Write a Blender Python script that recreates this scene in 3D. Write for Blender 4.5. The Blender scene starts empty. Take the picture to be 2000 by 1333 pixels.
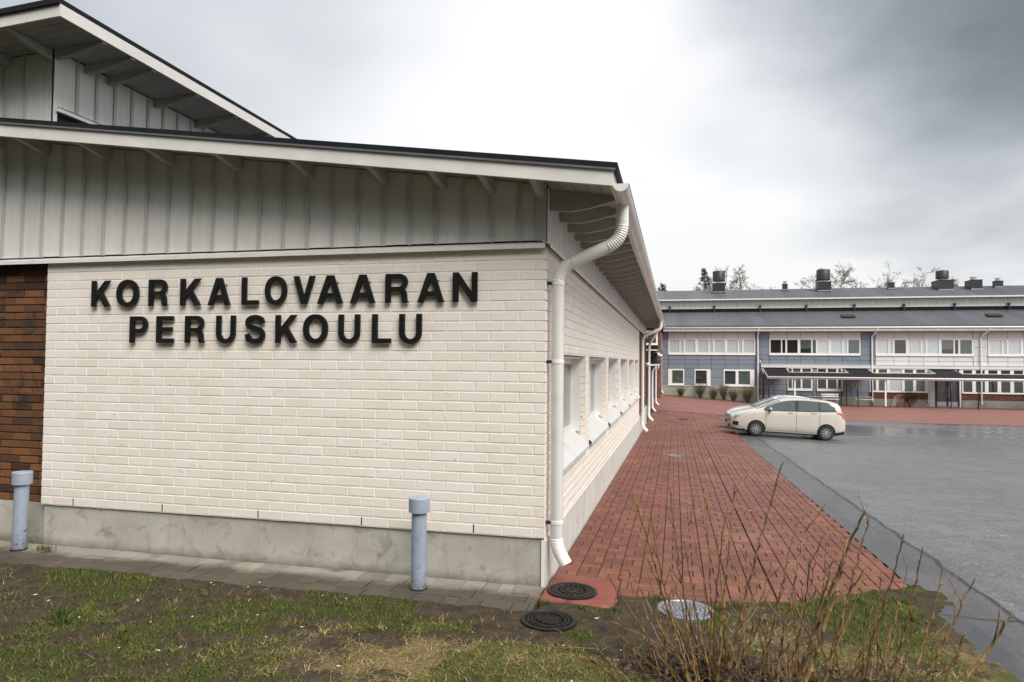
import bpy, bmesh, math, random
import numpy as np
from mathutils import Vector, Matrix, noise
from mathutils.geometry import tessellate_polygon

random.seed(7); RNG = np.random.default_rng(7)
scene = bpy.context.scene
col = scene.collection
rad = math.radians

# ------------------------------------------------------------------ camera
cd = bpy.data.cameras.new('camera'); cam = bpy.data.objects.new('camera', cd); col.objects.link(cam)
EYE = Vector((1.2214, -6.5212, 2.155))
RT = Vector((0.9726985, 0.2319312, 0.0080945)); UP = Vector((-0.0007526, -0.0317264, 0.9994963)); FW = Vector((-0.2320712, 0.9722147, 0.0306857))
M = Matrix.Identity(4)
for i in range(3):
    M[i][0] = RT[i]; M[i][1] = UP[i]; M[i][2] = -FW[i]; M[i][3] = EYE[i]
cam.matrix_world = M
cd.sensor_width = 36.0; cd.lens = 24.0; cd.clip_start = 0.05; cd.clip_end = 3000
cd.dof.use_dof = True; cd.dof.focus_distance = 8.0; cd.dof.aperture_fstop = 4.5
scene.camera = cam

# ------------------------------------------------------------------ sky, sun, exposure
SUN_EL, SUN_AZ = 50.0, 134.0            # compass degrees clockwise from +Y
w = bpy.data.worlds.new('World'); scene.world = w; w.use_nodes = True
nt = w.node_tree; nt.nodes.clear()
def N(t, **k):
    n = nt.nodes.new(t)
    for a, b in k.items(): setattr(n, a, b)
    return n
out = N('ShaderNodeOutputWorld'); bg = N('ShaderNodeBackground'); bg.inputs['Strength'].default_value = 0.1
sky = N('ShaderNodeTexSky'); sky.sky_type = 'NISHITA'; sky.sun_disc = False
sky.sun_elevation = rad(SUN_EL); sky.sun_rotation = rad(SUN_AZ); sky.air_density = 1.4; sky.dust_density = 3.0
tc = N('ShaderNodeTexCoord')
sep = N('ShaderNodeSeparateXYZ'); nt.links.new(tc.outputs['Generated'], sep.inputs[0])
def mth(op, a, b=None, clamp=False):
    n = N('ShaderNodeMath', operation=op, use_clamp=clamp)
    for i, v in enumerate((a, b)):
        if v is None: continue
        if isinstance(v, (int, float)): n.inputs[i].default_value = v
        else: nt.links.new(v, n.inputs[i])
    return n.outputs[0]
# overcast deck: a little brighter towards the zenith, broken by soft cloud bellies
up = mth('MAXIMUM', sep.outputs['Z'], 0.0)
# project the view direction on a flat cloud deck so the bellies stretch towards the horizon
den = mth('ADD', up, 0.28)
cx = mth('DIVIDE', sep.outputs['X'], den); cy = mth('DIVIDE', sep.outputs['Y'], den)
cmb = N('ShaderNodeCombineXYZ'); nt.links.new(cx, cmb.inputs[0]); nt.links.new(cy, cmb.inputs[1]); cmb.inputs[2].default_value = 3.1
n1 = N('ShaderNodeTexNoise'); n1.inputs['Scale'].default_value = 0.9; n1.inputs['Detail'].default_value = 3; n1.inputs['Roughness'].default_value = 0.42; n1.inputs['Distortion'].default_value = 0.35
n2 = N('ShaderNodeTexNoise'); n2.inputs['Scale'].default_value = 2.0; n2.inputs['Detail'].default_value = 6; n2.inputs['Roughness'].default_value = 0.45
nt.links.new(cmb.outputs[0], n1.inputs['Vector']); nt.links.new(cmb.outputs[0], n2.inputs['Vector'])
def blob(d, lo, hi):
    v = Vector(d).normalized()
    dp = N('ShaderNodeVectorMath', operation='DOT_PRODUCT'); nt.links.new(tc.outputs['Generated'], dp.inputs[0]); dp.inputs[1].default_value = v
    warp = mth('ADD', dp.outputs['Value'], mth('MULTIPLY', mth('SUBTRACT', n2.outputs['Fac'], 0.5), 0.13))
    mr = N('ShaderNodeMapRange'); mr.interpolation_type = 'SMOOTHSTEP'; mr.inputs['From Min'].default_value = lo; mr.inputs['From Max'].default_value = hi
    nt.links.new(warp, mr.inputs['Value']); return mr.outputs[0]
b1 = blob((0.46, 0.74, 0.53), 0.85, 1.0)         # heavy rain cloud over the yard
b2 = blob((-0.72, 0.45, 0.58), 0.80, 1.02)
lum = mth('ADD', 3.22, mth('MULTIPLY', up, 0.75))
lum = mth('MULTIPLY', lum, mth('ADD', 1.0, mth('MULTIPLY', mth('SUBTRACT', n1.outputs['Fac'], 0.5), 0.34)))
dark = mth('ADD', mth('MULTIPLY', b1, 0.75), mth('MULTIPLY', b2, 0.44), clamp=True)
dark = mth('MULTIPLY', dark, mth('ADD', 0.75, mth('MULTIPLY', n2.outputs['Fac'], 0.45)), clamp=True)
lum = mth('MULTIPLY', lum, mth('SUBTRACT', 1.0, dark))
cc = N('ShaderNodeMixRGB'); cc.blend_type = 'MIX'; cc.inputs[1].default_value = (1.0, 1.0, 1.0, 1); cc.inputs[2].default_value = (0.84, 0.90, 1.0, 1)
nt.links.new(mth('MULTIPLY', dark, 1.6, True), cc.inputs[0])
cs = N('ShaderNodeVectorMath', operation='SCALE'); nt.links.new(cc.outputs[0], cs.inputs[0]); nt.links.new(lum, cs.inputs['Scale'])
mx = N('ShaderNodeMixRGB'); mx.inputs[0].default_value = 0.95
nt.links.new(sky.outputs[0], mx.inputs[1]); nt.links.new(cs.outputs[0], mx.inputs[2])
nt.links.new(mx.outputs[0], bg.inputs['Color']); nt.links.new(bg.outputs[0], out.inputs['Surface'])

sl = bpy.data.lights.new('sun', 'SUN'); sl.energy = 1.5; sl.angle = rad(38); sl.color = (1.0, 0.96, 0.90)
sun = bpy.data.objects.new('sun', sl); col.objects.link(sun); sun.location = (-10, -30, 40)
sd = Vector((math.sin(rad(SUN_AZ)) * math.cos(rad(SUN_EL)), math.cos(rad(SUN_AZ)) * math.cos(rad(SUN_EL)), math.sin(rad(SUN_EL))))
sun.rotation_euler = (-sd).to_track_quat('-Z', 'Y').to_euler()
vs = scene.view_settings; vs.view_transform = 'Standard'; vs.look = 'None'; vs.gamma = 1.0; vs.exposure = 1.52; vs.use_curve_mapping = False
scene.cycles.max_bounces = 8; scene.cycles.transparent_max_bounces = 16

# ------------------------------------------------------------------ mesh helpers
class MB:
    def __init__(s): s.v = []; s.f = []; s.m = []
    def add(s, vs, fs, m=0):
        o = len(s.v); s.v += [tuple(p) for p in vs]; s.f += [tuple(i + o for i in f) for f in fs]; s.m += [m] * len(fs); return s
    def box(s, x0, x1, y0, y1, z0, z1, m=0):
        return s.add([(x0, y0, z0), (x1, y0, z0), (x1, y1, z0), (x0, y1, z0), (x0, y0, z1), (x1, y0, z1), (x1, y1, z1), (x0, y1, z1)],
                     [(0, 3, 2, 1), (4, 5, 6, 7), (0, 1, 5, 4), (1, 2, 6, 5), (2, 3, 7, 6), (3, 0, 4, 7)], m)
    def hexa(s, p, m=0):     # eight corners, bottom ring then top ring
        return s.add(p, [(0, 3, 2, 1), (4, 5, 6, 7), (0, 1, 5, 4), (1, 2, 6, 5), (2, 3, 7, 6), (3, 0, 4, 7)], m)
    def extrude(s, poly, a, b, axis, m=0):   # poly in the two other axes, between a and b on axis
        n = len(poly)
        def P(q, t):
            if axis == 0: return (t, q[0], q[1])
            if axis == 1: return (q[0], t, q[1])
            return (q[0], q[1], t)
        vs = [P(q, a) for q in poly] + [P(q, b) for q in poly]
        fs = [tuple(range(n - 1, -1, -1)), tuple(range(n, 2 * n))] + [(i, (i + 1) % n, n + (i + 1) % n, n + i) for i in range(n)]
        return s.add(vs, fs, m)
    def tube(s, path, r, n=8, m=0, caps=True):
        path = [Vector(p) for p in path]; k = len(path)
        rr = r if isinstance(r, (list, tuple)) else [r] * k
        t0 = (path[1] - path[0]).normalized()
        u = t0.orthogonal().normalized()
        vs = []
        for i, p in enumerate(path):
            t = (path[min(i + 1, k - 1)] - path[max(i - 1, 0)]).normalized()
            u = (u - t * u.dot(t)); u = u.normalized() if u.length > 1e-6 else t.orthogonal().normalized()
            b = t.cross(u)
            for j in range(n):
                a = 2 * math.pi * j / n; vs.append(p + (u * math.cos(a) + b * math.sin(a)) * rr[i])
        fs = [(i * n + j, i * n + (j + 1) % n, (i + 1) * n + (j + 1) % n, (i + 1) * n + j) for i in range(k - 1) for j in range(n)]
        if caps: fs += [tuple(range(n - 1, -1, -1)), tuple(range((k - 1) * n, k * n))]
        return s.add(vs, fs, m)
    def lathe(s, prof, c, n=24, m=0, squash=(1, 1), caps=True):
        vs = []
        for r, z in prof:
            for j in range(n):
                a = 2 * math.pi * j / n; vs.append((c[0] + r * math.cos(a) * squash[0], c[1] + r * math.sin(a) * squash[1], c[2] + z))
        k = len(prof)
        fs = [(i * n + j, i * n + (j + 1) % n, (i + 1) * n + (j + 1) % n, (i + 1) * n + j) for i in range(k - 1) for j in range(n)]
        if caps: fs += [tuple(range(n - 1, -1, -1)), tuple(range((k - 1) * n, k * n))]
        return s.add(vs, fs, m)
    def mesh(s, name, mats, smooth=False):
        me = bpy.data.meshes.new(name); me.from_pydata(s.v, [], s.f)
        mats = mats if isinstance(mats, (list, tuple)) else [mats]
        for q in mats: me.materials.append(q)
        if len(mats) > 1: me.polygons.foreach_set('material_index', s.m)
        if smooth: me.polygons.foreach_set('use_smooth', [True] * len(me.polygons))
        me.update(); return me
    def build(s, name, mats, parent=None, smooth=False, angle=None):
        o = link(name, s.mesh(name, mats, smooth or angle is not None), parent)
        if angle is not None: o.data.set_sharp_from_angle(angle=rad(angle))
        return o
WORLD = {}
def link(name, data, parent=None, loc=None):
    o = bpy.data.objects.new(name, data); col.objects.link(o)
    if loc is not None: o.location = loc
    if parent is not None:
        o.parent = parent; o.matrix_parent_inverse = WORLD[parent.name].inverted()
    WORLD[o.name] = Matrix.Translation(loc) if loc is not None else Matrix.Identity(4)
    return o
def thing(name, label, cat, loc, group=None):
    o = bpy.data.objects.new(name, None); col.objects.link(o); o.location = loc; o.empty_display_size = 0.2
    WORLD[o.name] = Matrix.Translation(loc); return tag(o, label, cat, group)
def tag(o, label, cat=None, group=None, kind=None):
    o['label'] = label
    if cat: o['category'] = cat
    if group: o['group'] = group
    if kind: o['kind'] = kind
    return o
def struct(o, label=None):
    o['kind'] = 'structure'
    if label: o['label'] = label
    return o

# ------------------------------------------------------------------ materials
class NT:
    def __init__(s, name):
        s.mat = bpy.data.materials.new(name); s.mat.use_nodes = True; s.t = s.mat.node_tree; s.b = s.t.nodes['Principled BSDF']; s.o = s.t.nodes['Material Output']
        s.pos = s.n('ShaderNodeNewGeometry').outputs['Position']
    def n(s, t, **k):
        q = s.t.nodes.new(t)
        for a, b in k.items(): setattr(q, a, b)
        return q
    def l(s, a, b): s.t.links.new(a, b)
    def val(s, sock, v):
        if isinstance(v, bpy.types.NodeSocket): s.l(v, sock)
        elif isinstance(v, (tuple, list)): sock.default_value = (*v, 1) if len(v) == 3 and sock.type == 'RGBA' else v
        else: sock.default_value = v
    def noise(s, scale, detail=4, rough=0.55, vec=None, dist=0, stretch=None):
        q = s.n('ShaderNodeTexNoise'); q.inputs['Scale'].default_value = scale; q.inputs['Detail'].default_value = detail; q.inputs['Roughness'].default_value = rough; q.inputs['Distortion'].default_value = dist
        v = vec if vec is not None else s.pos
        if stretch:
            mp = s.n('ShaderNodeMapping'); mp.inputs['Scale'].default_value = stretch; s.l(v, mp.inputs['Vector']); v = mp.outputs[0]
        s.l(v, q.inputs['Vector']); return q.outputs['Fac']
    def ramp(s, f, lo, hi, a=0.0, b=1.0):
        q = s.n('ShaderNodeMapRange'); q.inputs['From Min'].default_value = lo; q.inputs['From Max'].default_value = hi; q.inputs['To Min'].default_value = a; q.inputs['To Max'].default_value = b
        s.val(q.inputs['Value'], f); return q.outputs[0]
    def mix(s, f, a, b, mode='MIX'):
        q = s.n('ShaderNodeMixRGB', blend_type=mode); s.val(q.inputs[0], f); s.val(q.inputs[1], a); s.val(q.inputs[2], b); return q.outputs[0]
    def math(s, op, a, b=0.0, clamp=False):
        q = s.n('ShaderNodeMath', operation=op, use_clamp=clamp); s.val(q.inputs[0], a); s.val(q.inputs[1], b); return q.outputs[0]
    def xyz(s, v=None):
        q = s.n('ShaderNodeSeparateXYZ'); s.l(v if v is not None else s.pos, q.inputs[0]); return q.outputs
    def rnd(s):     # one random number per object and per loose island
        a = s.n('ShaderNodeObjectInfo').outputs['Random']; b = s.n('ShaderNodeNewGeometry').outputs['Random Per Island']
        return s.math('FRACT', s.math('ADD', s.math('MULTIPLY', a, 7.31), s.math('MULTIPLY', b, 5.17)))
    def bump(s, h, strength=0.3, dist=0.01):
        q = s.n('ShaderNodeBump'); q.inputs['Strength'].default_value = strength; q.inputs['Distance'].default_value = dist; s.l(h, q.inputs['Height']); s.l(q.outputs[0], s.b.inputs['Normal'])
    def done(s, color=None, rough=None, metal=0.0, spec=0.5):
        if color is not None: s.val(s.b.inputs['Base Color'], color)
        if rough is not None: s.val(s.b.inputs['Roughness'], rough)
        s.b.inputs['Metallic'].default_value = metal; s.b.inputs['Specular IOR Level'].default_value = spec
        return s.mat
MATS = {}
def simple(name, c, rough=0.6, var=0.12, scale=6.0, bump=0.0, bscale=60, metal=0.0, spec=0.5, island=0.0, dirt=None, dscale=1.4, dlo=0.52, dhi=0.75):
    q = NT(name)
    f = q.noise(scale, 5)
    c0 = tuple(x * (1 - var) for x in c); c1 = tuple(min(1, x * (1 + var)) for x in c)
    cc = q.mix(q.ramp(f, 0.3, 0.7), c0, c1)
    if island:
        cc = q.mix(1.0, cc, q.mix(q.rnd(), (1 - island,) * 3, (1 + island,) * 3), 'MULTIPLY')
    if dirt is not None:
        cc = q.mix(q.ramp(q.noise(dscale, 6, 0.65), dlo, dhi, 0, 0.75), cc, dirt)
    if bump: q.bump(q.noise(bscale, 3), bump, 0.004)
    rr = q.ramp(q.noise(scale * 2.3, 3), 0.3, 0.7, max(0.03, rough - 0.08), min(1, rough + 0.08))
    MATS[name] = q.done(cc, rr, metal, spec); return MATS[name]
# white painted brick: soft cream, faint grime, small knocks
q = NT('white_brick')
f1 = q.noise(2.2, 5); f2 = q.noise(55, 4, 0.6)
c = q.mix(q.ramp(f1, 0.3, 0.7), (0.775, 0.722, 0.660), (0.815, 0.768, 0.710))
c = q.mix(1.0, c, q.mix(q.rnd(), (0.96, 0.952, 0.94), (1.02, 1.02, 1.02)), 'MULTIPLY')
c = q.mix(q.ramp(q.noise(1.1, 7, 0.7, stretch=(1, 1, 2.2)), 0.56, 0.82, 0, 0.16), c, (0.46, 0.40, 0.31))
c = q.mix(q.ramp(q.noise(9.0, 5, 0.7), 0.69, 0.78, 0, 0.5), c, (0.33, 0.27, 0.19))
c = q.mix(q.ramp(q.noise(26, 1, 0.4), 0.775, 0.79, 0, 0.9), c, (0.06, 0.05, 0.04))
c = q.mix(q.ramp(q.noise(2.0, 6, 0.6, dist=2.5, stretch=(1.2, 1, 3.5)), 0.66, 0.70, 0, 0.28), c, (0.38, 0.31, 0.22))
c = q.mix(q.ramp(q.xyz()[2], 0.45, 0.9, 0.10, 0.0), c, (0.52, 0.46, 0.36))
q.bump(q.math('ADD', f2, q.math('MULTIPLY', q.noise(160, 2), 0.5)), 0.22, 0.003)
WHITE_BRICK = q.done(c, 0.62)
WHITE_MORTAR = simple('white_joint', (0.775, 0.728, 0.670), 0.75, 0.05, 9, 0.3, 90)
# brown brick
q = NT('brown_brick')
r = q.rnd()
c = q.mix(r, (0.035, 0.015, 0.009), (0.23, 0.092, 0.030))
c = q.mix(q.ramp(q.noise(30, 5, 0.65), 0.35, 0.75, 0, 0.5), c, (0.10, 0.040, 0.018))
c = q.mix(q.ramp(q.noise(3.0, 4, 0.6, dist=1.2), 0.57, 0.68, 0, 0.85), c, (0.024, 0.016, 0.014))
q.bump(q.noise(90, 4), 0.5, 0.004)
BROWN_BRICK = q.done(c, 0.72)
DARK_MORTAR = simple('dark_joint', (0.05, 0.042, 0.038), 0.9, 0.2, 20, 0.4, 120)
# concrete plinth
q = NT('concrete')
c = q.mix(q.ramp(q.noise(1.7, 6, 0.6), 0.3, 0.7), (0.35, 0.34, 0.295), (0.49, 0.475, 0.42))
c = q.mix(q.ramp(q.noise(4.5, 6, 0.7, dist=0.6), 0.54, 0.70, 0, 0.65), c, (0.16, 0.15, 0.115))
c = q.mix(q.ramp(q.noise(3.0, 5, 0.6, stretch=(3.0, 3.0, 0.5)), 0.55, 0.8, 0, 0.45), c, (0.22, 0.20, 0.15))
c = q.mix(q.ramp(q.noise(130, 2), 0.66, 0.72, 0, 0.7), c, (0.12, 0.11, 0.09))
c = q.mix(q.ramp(q.math('ADD', q.xyz()[2], q.math('MULTIPLY', q.noise(6, 5), 0.16)), 0.05, 0.17, 0.7, 0.0), c, (0.11, 0.10, 0.065))
q.bump(q.math('ADD', q.noise(25, 5), q.noise(180, 2)), 0.45, 0.004)
CONCRETE = q.done(c, 0.85)
SIDE_CONCRETE = simple('side_concrete', (0.56, 0.545, 0.51), 0.8, 0.08, 3, 0.3, 60, dirt=(0.36, 0.34, 0.30), dscale=2.2)
FAR_CONCRETE = simple('far_concrete', (0.33, 0.325, 0.28), 0.85, 0.15, 1.5, 0, 1, dirt=(0.19, 0.18, 0.13), dscale=0.9)
q = NT('painted_board')
c = q.mix(q.ramp(q.noise(3, 4, stretch=(6, 6, 0.7)), 0.3, 0.7), (0.67, 0.665, 0.64), (0.74, 0.735, 0.71))
c = q.mix(1.0, c, q.mix(q.rnd(), (0.955, 0.955, 0.95), (1.03, 1.03, 1.03)), 'MULTIPLY')
c = q.mix(q.ramp(q.noise(38, 4, 0.7), 0.70, 0.76, 0, 0.7), c, (0.33, 0.31, 0.27))
q.bump(q.noise(40, 4, stretch=(4, 4, 0.4)), 0.25, 0.004)
BOARD = q.done(c, 0.55)
BATTEN = simple('grey_batten', (0.47, 0.47, 0.455), 0.5, 0.08, 5)
EAVES_SHADED = simple('shaded_eaves_paint', (0.37, 0.36, 0.335), 0.6, 0.08, 4, 0.25, 45, dirt=(0.28, 0.26, 0.22), dscale=5, dlo=0.6, dhi=0.82)  # white eaves wood in a darkened copy, eaves shade put into the colour
WHITE_WOOD = simple('white_wood', (0.64, 0.63, 0.60), 0.55, 0.07, 4, 0.25, 45, dirt=(0.40, 0.37, 0.32), dscale=5, dlo=0.64, dhi=0.82)
WHITE_METAL = simple('white_metal', (0.76, 0.755, 0.735), 0.38, 0.04, 3, 0, 1, dirt=(0.55, 0.52, 0.46), dscale=6, dlo=0.55, dhi=0.82)
WHITE_FRAME = simple('white_frame', (0.74, 0.735, 0.715), 0.45, 0.04, 3)
BLACK_FELT = simple('roof_edge_black', (0.009, 0.010, 0.013), 0.7, 0.25, 5, 0.2, 40, spec=0.2)
GREY_FLASH = simple('grey_flashing', (0.16, 0.165, 0.18), 0.4, 0.1, 3, metal=0.4)
DARK_METAL = simple('dark_metal', (0.018, 0.019, 0.022), 0.45, 0.2, 6)
DARK_VOID = simple('dark_inside', (0.018, 0.018, 0.020), 0.9, 0.2, 4)
GALV = simple('galvanised', (0.45, 0.47, 0.50), 0.35, 0.12, 9, metal=0.85)
LETTER = simple('letter_paint', (0.009, 0.010, 0.009), 0.5, 0.3, 9, 0.15, 60, spec=0.25, dirt=(0.05, 0.054, 0.052), dscale=14, dlo=0.62, dhi=0.76)
# roofing felt
q = NT('roof_felt')
c = q.mix(q.rnd(), (0.052, 0.055, 0.064), (0.088, 0.092, 0.105))
c = q.mix(q.ramp(q.noise(1.3, 6, 0.65, stretch=(2.5, 0.35, 0.35)), 0.35, 0.75), c, (0.055, 0.058, 0.068))
c = q.mix(q.ramp(q.noise(60, 2), 0.45, 0.75, 0, 0.35), c, (0.15, 0.155, 0.17))
ROOF_FELT = q.done(c, q.ramp(q.noise(2.0, 4), 0.3, 0.7, 0.42, 0.62))
# cladding panels
def panel_mat(name, a, b):
    q = NT(name); c = q.mix(q.rnd(), a, b)
    c = q.mix(q.ramp(q.noise(14, 5, 0.7), 0.3, 0.75, 0, 0.22), c, tuple(x * 0.72 for x in a))
    return q.done(c, 0.55)
BLUE_PANEL = panel_mat('blue_grey_panel', (0.165, 0.198, 0.245), (0.195, 0.230, 0.278))
PALE_PANEL = panel_mat('pale_panel', (0.60, 0.60, 0.60), (0.66, 0.66, 0.655))
# glass
q = NT('window_glass')
tr = q.n('ShaderNodeBsdfTransparent'); tr.inputs[0].default_value = (0.94, 0.955, 0.96, 1)
gl = q.n('ShaderNodeBsdfGlossy'); gl.inputs['Roughness'].default_value = 0.03
fr = q.n('ShaderNodeLayerWeight'); fr.inputs['Blend'].default_value = 0.5
ms = q.n('ShaderNodeMixShader'); q.l(q.math('ADD', q.math('MULTIPLY', q.math('POWER', fr.outputs['Facing'], 4.0), 0.92), 0.07, True), ms.inputs[0]); q.l(tr.outputs[0], ms.inputs[1]); q.l(gl.outputs[0], ms.inputs[2]); q.l(ms.outputs[0], q.o.inputs['Surface'])
GLASS = q.mat
BLIND = simple('blind_fabric', (0.74, 0.755, 0.775), 0.8, 0.05, 5)
CURTAIN = simple('curtain_fabric', (0.115, 0.14, 0.135), 0.85, 0.25, 3)
# asphalt: damp, streaky, crack-sealed strip along the pavers
q = NT('asphalt')
X, Y, Z = q.xyz()
c = q.mix(q.ramp(q.noise(1.4, 6, 0.6), 0.3, 0.7), (0.090, 0.092, 0.098), (0.148, 0.150, 0.156))
c = q.mix(q.ramp(q.noise(0.33, 6, 0.68, dist=0.6, stretch=(1.0, 0.45, 1)), 0.42, 0.66, 0, 0.55), c, (0.066, 0.068, 0.075))
c = q.mix(q.ramp(q.noise(4.5, 3, 0.6), 0.48, 0.68, 0, 0.55), c, (0.055, 0.056, 0.06))
c = q.mix(q.ramp(q.noise(30, 2, 0.5), 0.50, 0.70, 0, 0.75), c, (0.24, 0.24, 0.245))
c = q.mix(q.ramp(q.noise(23, 2, 0.5), 0.55, 0.72, 0, 0.75), c, (0.035, 0.035, 0.038))
c = q.mix(q.ramp(q.noise(70, 3, 0.7), 0.55, 0.68, 0, 0.75), c, (0.27, 0.27, 0.275))
c = q.mix(q.ramp(q.noise(95, 3, 0.7), 0.58, 0.70, 0, 0.6), c, (0.035, 0.035, 0.038))
strip = q.ramp(q.math('ADD', X, q.math('MULTIPLY', q.math('SUBTRACT', q.noise(1.2, 4), 0.5), 0.25)), 4.16, 4.24, 1, 0)
c = q.mix(q.math('MULTIPLY', strip, 0.6), c, (0.060, 0.061, 0.065))
crk = q.math('ABSOLUTE', q.math('SUBTRACT', q.math('ADD', X, q.math('MULTIPLY', q.math('SUBTRACT', q.noise(1.2, 4), 0.5), 0.25)), 4.2))
crk2 = q.math('ABSOLUTE', q.math('SUBTRACT', q.math('ADD', Y, q.math('MULTIPLY', q.math('SUBTRACT', q.noise(0.9, 4), 0.5), 0.5)), 0.42))
crack = q.math('MAXIMUM', q.ramp(crk, 0.008, 0.05, 1, 0), q.math('MULTIPLY', q.ramp(crk2, 0.006, 0.04, 1, 0), q.ramp(X, 3.4, 3.6)))
c = q.mix(crack, c, (0.017, 0.017, 0.018))
wet = q.ramp(q.noise(0.30, 5, 0.55, dist=0.5, stretch=(0.35, 1.3, 1)), 0.41, 0.54)
wetf = q.math('MULTIPLY', wet, q.ramp(Y, 16, 27))
wetn = q.math('MULTIPLY', q.ramp(q.noise(0.7, 5, 0.6, stretch=(2.2, 0.5, 1)), 0.42, 0.62), q.ramp(X, 3.9, 4.6, 1, 0.05))
wet = q.math('MAXIMUM', wetf, q.math('MULTIPLY', wetn, 0.8))
c = q.mix(wet, c, q.mix(1.0, c, (0.42, 0.42, 0.43), 'MULTIPLY'))
rr = q.math('SUBTRACT', q.ramp(q.noise(3, 5), 0.3, 0.7, 0.42, 0.56), q.math('MULTIPLY', wet, 0.22))
rr = q.math('SUBTRACT', rr, q.math('MULTIPLY', wetf, 0.12))
q.bump(q.math('SUBTRACT', q.noise(240, 2), crack), 0.16, 0.004)
ASPHALT = q.done(c, rr, spec=0.65)
# red concrete pavers
def paver_mat(name, a, b, wetcol=0.0):
    q = NT(name); c = q.mix(q.rnd(), a, b)
    c = q.mix(q.ramp(q.noise(0.55, 6, 0.65), 0.35, 0.7, 0, 0.75), c, tuple(x * 0.70 for x in a))
    c = q.mix(q.ramp(q.noise(230, 2), 0.5, 0.75, 0, 0.35), c, tuple(min(1, x * 1.5 + 0.03) for x in b))
    c = q.mix(q.ramp(q.noise(5, 6, 0.7), 0.60, 0.76, 0, 0.55), c, tuple(x * 0.45 for x in a))
    q.bump(q.noise(210, 2), 0.3, 0.003)
    return q.done(c, q.ramp(q.noise(1.1, 4), 0.3, 0.7, 0.5, 0.75))
RED_PAVER = paver_mat('red_paver', (0.112, 0.038, 0.025), (0.222, 0.080, 0.050))
GREY_PAVER_M = NT('grey_paver'); q = GREY_PAVER_M
Yn = q.math('ADD', q.xyz()[1], q.math('MULTIPLY', q.math('SUBTRACT', q.noise(2.3, 5, 0.6), 0.5), 0.42))
wet = q.ramp(Yn, -0.34, -0.16, 1, 0)
wet = q.math('MAXIMUM', wet, q.ramp(q.noise(1.1, 4), 0.55, 0.68))
c = q.mix(q.rnd(), (0.19, 0.168, 0.138), (0.275, 0.250, 0.210))
c = q.mix(q.ramp(q.noise(220, 2), 0.5, 0.75, 0, 0.3), c, (0.40, 0.37, 0.33))
c = q.mix(q.math('MULTIPLY', wet, 0.95), c, q.mix(1.0, c, (0.26, 0.235, 0.20), 'MULTIPLY'))
c = q.mix(q.ramp(q.noise(7, 6, 0.7), 0.60, 0.74, 0, 0.6), c, (0.05, 0.045, 0.03))
q.bump(q.noise(200, 2), 0.35, 0.003)
GREY_PAVER = q.done(c, q.math('SUBTRACT', 0.82, q.math('MULTIPLY', wet, 0.2)))
JOINT_SAND = simple('joint_sand', (0.060, 0.045, 0.028), 0.95, 0.35, 3, 0.3, 150, dirt=(0.035, 0.05, 0.016), dscale=1.5)
q = NT('red_cement')
c = q.mix(q.ramp(q.noise(3, 6, 0.65), 0.3, 0.7), (0.165, 0.044, 0.032), (0.23, 0.066, 0.047))
c = q.mix(q.ramp(q.noise(14, 5), 0.60, 0.75, 0, 0.7), c, (0.16, 0.045, 0.035))
q.bump(q.math('ADD', q.noise(40, 5), q.noise(8, 3)), 0.5, 0.008)
RED_CEMENT = q.done(c, 0.55)
# far plaza of red pavers, too far away to tell the pavers apart
q = NT('far_pavers')
bt = q.n('ShaderNodeTexBrick'); bt.offset = 0.5; q.l(q.pos, bt.inputs['Vector']); bt.inputs['Scale'].default_value = 1.0; bt.inputs['Brick Width'].default_value = 0.42; bt.inputs['Row Height'].default_value = 0.21; bt.inputs['Mortar Size'].default_value = 0.012
bt.inputs['Color1'].default_value = (0.195, 0.072, 0.058, 1); bt.inputs['Color2'].default_value = (0.25, 0.098, 0.080, 1); bt.inputs['Mortar'].default_value = (0.07, 0.045, 0.035, 1)
c = q.mix(q.ramp(q.noise(0.5, 5), 0.35, 0.7, 0, 0.4), bt.outputs['Color'], (0.17, 0.075, 0.062))
FAR_PAVER = q.done(c, q.ramp(q.noise(0.6, 4), 0.3, 0.7, 0.42, 0.68))
IRON = simple('cast_iron', (0.020, 0.019, 0.019), 0.42, 0.35, 18, 0.3, 90, metal=0.5, dirt=(0.06, 0.045, 0.03), dscale=9)
IRON_PALE = simple('worn_iron', (0.33, 0.35, 0.40), 0.38, 0.2, 12, 0.2, 70, metal=0.6, dirt=(0.14, 0.13, 0.13), dscale=7)
q = NT('bollard_paint')
c = q.mix(q.ramp(q.noise(5, 5), 0.3, 0.7), (0.27, 0.315, 0.40), (0.33, 0.38, 0.47))
chip = q.ramp(q.math('ADD', q.noise(34, 4, 0.6), q.ramp(q.xyz()[2], 0.0, 0.55, 0.09, -0.02)), 0.665, 0.70)
c = q.mix(q.ramp(q.noise(11, 6, 0.7, stretch=(2, 2, .5)), 0.55, 0.75, 0, 0.45), c, (0.15, 0.155, 0.165))
c = q.mix(q.ramp(q.math('ADD', q.xyz()[2], q.math('MULTIPLY', q.noise(14, 5), 0.2)), 0.06, 0.28, 0.6, 0.0), c, (0.09, 0.075, 0.055))
c = q.mix(chip, c, (0.055, 0.030, 0.018))
q.bump(q.math('SUBTRACT', q.noise(70, 3), chip), 0.3, 0.003)
BOLLARD = q.done(c, 0.42)

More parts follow.
